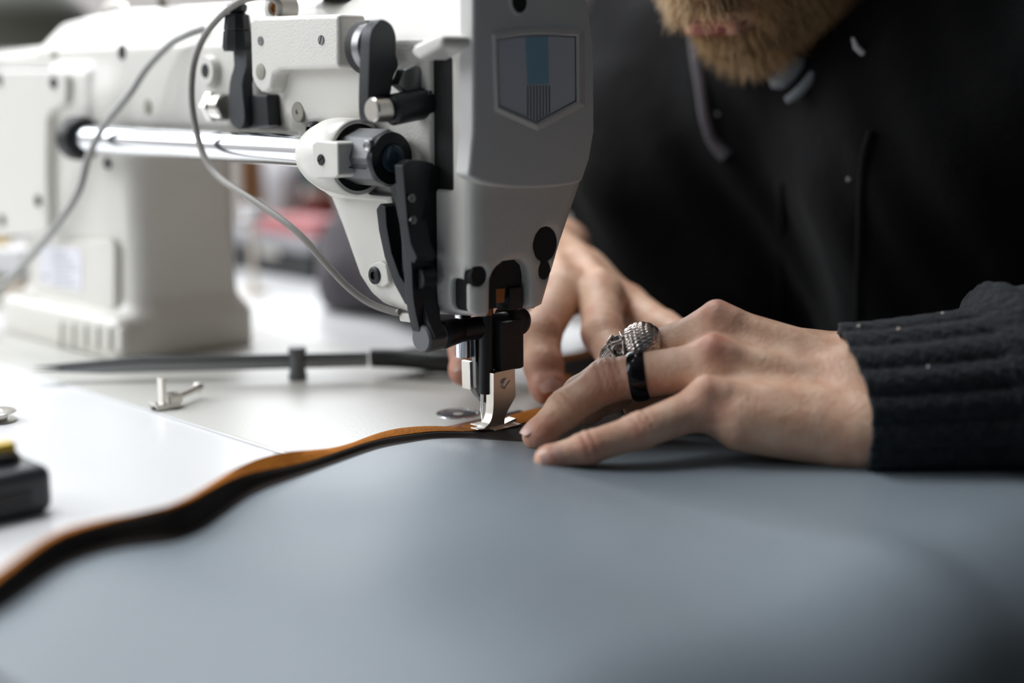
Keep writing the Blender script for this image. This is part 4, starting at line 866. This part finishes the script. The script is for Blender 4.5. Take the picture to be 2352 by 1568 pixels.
for x, y in ((1972, 748), (2030, 742), (2048, 746), (2062, 756), (2165, 722), (2132, 845), (1968, 1082)):
    k = min(range(len(path) * nseg), key=lambda k: (lambda a: (a[0] - x) ** 2 + (a[1] - y) ** 2 + (4e4 if vs[k][1] > 640 else 0))((CX + F * (vs[k][0]) / ((vs[k] - CAM) @ fwd), CY - F * ((vs[k] - CAM) @ upv) / ((vs[k] - CAM) @ fwd))))
    p = np.array(vs[k]); b = MB(); b.lathe(p, CAM - p, [(.5, -.8), (.9, .4), (.4, 1.0)], 8); b.build('lint', 'paper_beige' if y < 760 else 'shirt_grey', cuff)
# ================================================================== rings
a, ra = Lh['ring'][0]; c_, rc = Lh['ring'][1]; ax = (c_ - a) / np.linalg.norm(c_ - a); tt = .715; o_ = a + (c_ - a) * tt; rr = ra * .93 + (rc - ra * .93) * tt
b = MB(); b.lathe(o_, ax, [(rr - .8, -4.0), (rr + .7, -4.0), (rr + 1.5, -2.6), (rr + 1.8, 0), (rr + 1.5, 2.6), (rr + .7, 4.0), (rr - .8, 4.0)], 64)
tag(b.build('finger_ring', 'ring_black', smooth=60), 'glossy black band ring on the ring finger of the near hand', 'ring', 'finger rings')
# skull ring on the middle finger
a, ra = Lh['middle'][0]; c_, rc = Lh['middle'][1]; ax = (c_ - a) / np.linalg.norm(c_ - a); o_ = a + (c_ - a) * .80; rr = 10.6
dn = np.array([-.02, -.62, .78]); dn -= ax * (dn @ ax); dn /= np.linalg.norm(dn); sd_ = np.cross(ax, dn)
sk = thing('finger_ring', o_, 'antique silver skull ring with ribbed cap on the middle finger of the near hand', 'ring', 'finger rings')
b = MB(); b.lathe(o_, ax, [(rr - .4, -3.5), (rr + 1, -3.5), (rr + 1.5, 0), (rr + 1, 3.5), (rr - .4, 3.5)], 48); b.build('band', 'silver_antique', sk, smooth=60)
SA = np.array([ax, sd_, dn]); sc0 = o_ + dn * (rr - 1.5)
def sl(x, y, z): return sc0 + ax * x + sd_ * y + dn * z
def cap_sdf(P):
    q = (P - sc0) @ SA.T; x, y, z = q[:, 0] + 3.5, q[:, 1], q[:, 2]
    d = ell(P, sl(-3.5, 0, 0), SA, (10.5, 11.2, 9.2)); ang = np.arctan2(y, z + 3)
    row = np.floor((x + 20) / 3.0); rib = np.abs(np.sin(ang * 19 + row * 1.57)) * .9 + np.abs(np.sin((x + 20) * math.pi / 3.0)) * .7
    d = d - (rib - .8) * .42; d = smax(d, -(z + 2.5), .6); d = smax(d, x - 6.5, 1.0); return d
def face_sdf(P):
    q = (P - sc0) @ SA.T; d = ell(P, sl(6, 0, -.5), SA, (9.5, 8.6, 7.2)); d = smin(d, ell(P, sl(12.5, 0, -1.5), SA, (5.5, 6.2, 5.0)), 2)
    for s_ in (1, -1):
        d = smax(d, -ell(P, sl(6.2, 4.0 * s_, 6.2), SA, (3.2, 2.8, 3.4)), .5); d = smin(d, cone(P, sl(3.4, 1.6 * s_, 7.0), sl(4.6, 7.0 * s_, 4.8), .8, .7), .5); d = smin(d, cone(P, sl(9, 6.6 * s_, 4.4), sl(11, 2.6 * s_, 6.0), .9, .7), .5)
    d = smax(d, -ell(P, sl(10.4, 0, 6.3), SA, (1.6, 1.3, 2.0)), .3)
    x, y, z = q.T; hair = np.abs(np.sin(y * 2.4 + np.sin(x * .9) * 1.2)); d = np.where(x > 10.5, d - (hair - .5) * .55, d); d = smax(d, -(z + 3), .5); return d
for nm_, fn in (('ribbed_cap', cap_sdf), ('skull_face', face_sdf)):
    lo_ = np.floor(sc0 - 21); g = np.arange(0, 42, .42); Gx = np.stack(np.meshgrid(lo_[0] + g, lo_[1] + g, lo_[2] + g, indexing='ij'), -1); val = fn(Gx.reshape(-1, 3)).reshape(Gx.shape[:3]); v_, q_, _ = surf_nets(val, lo_, .42); mesh_obj(nm_, v_, q_, 'silver_antique', sk)
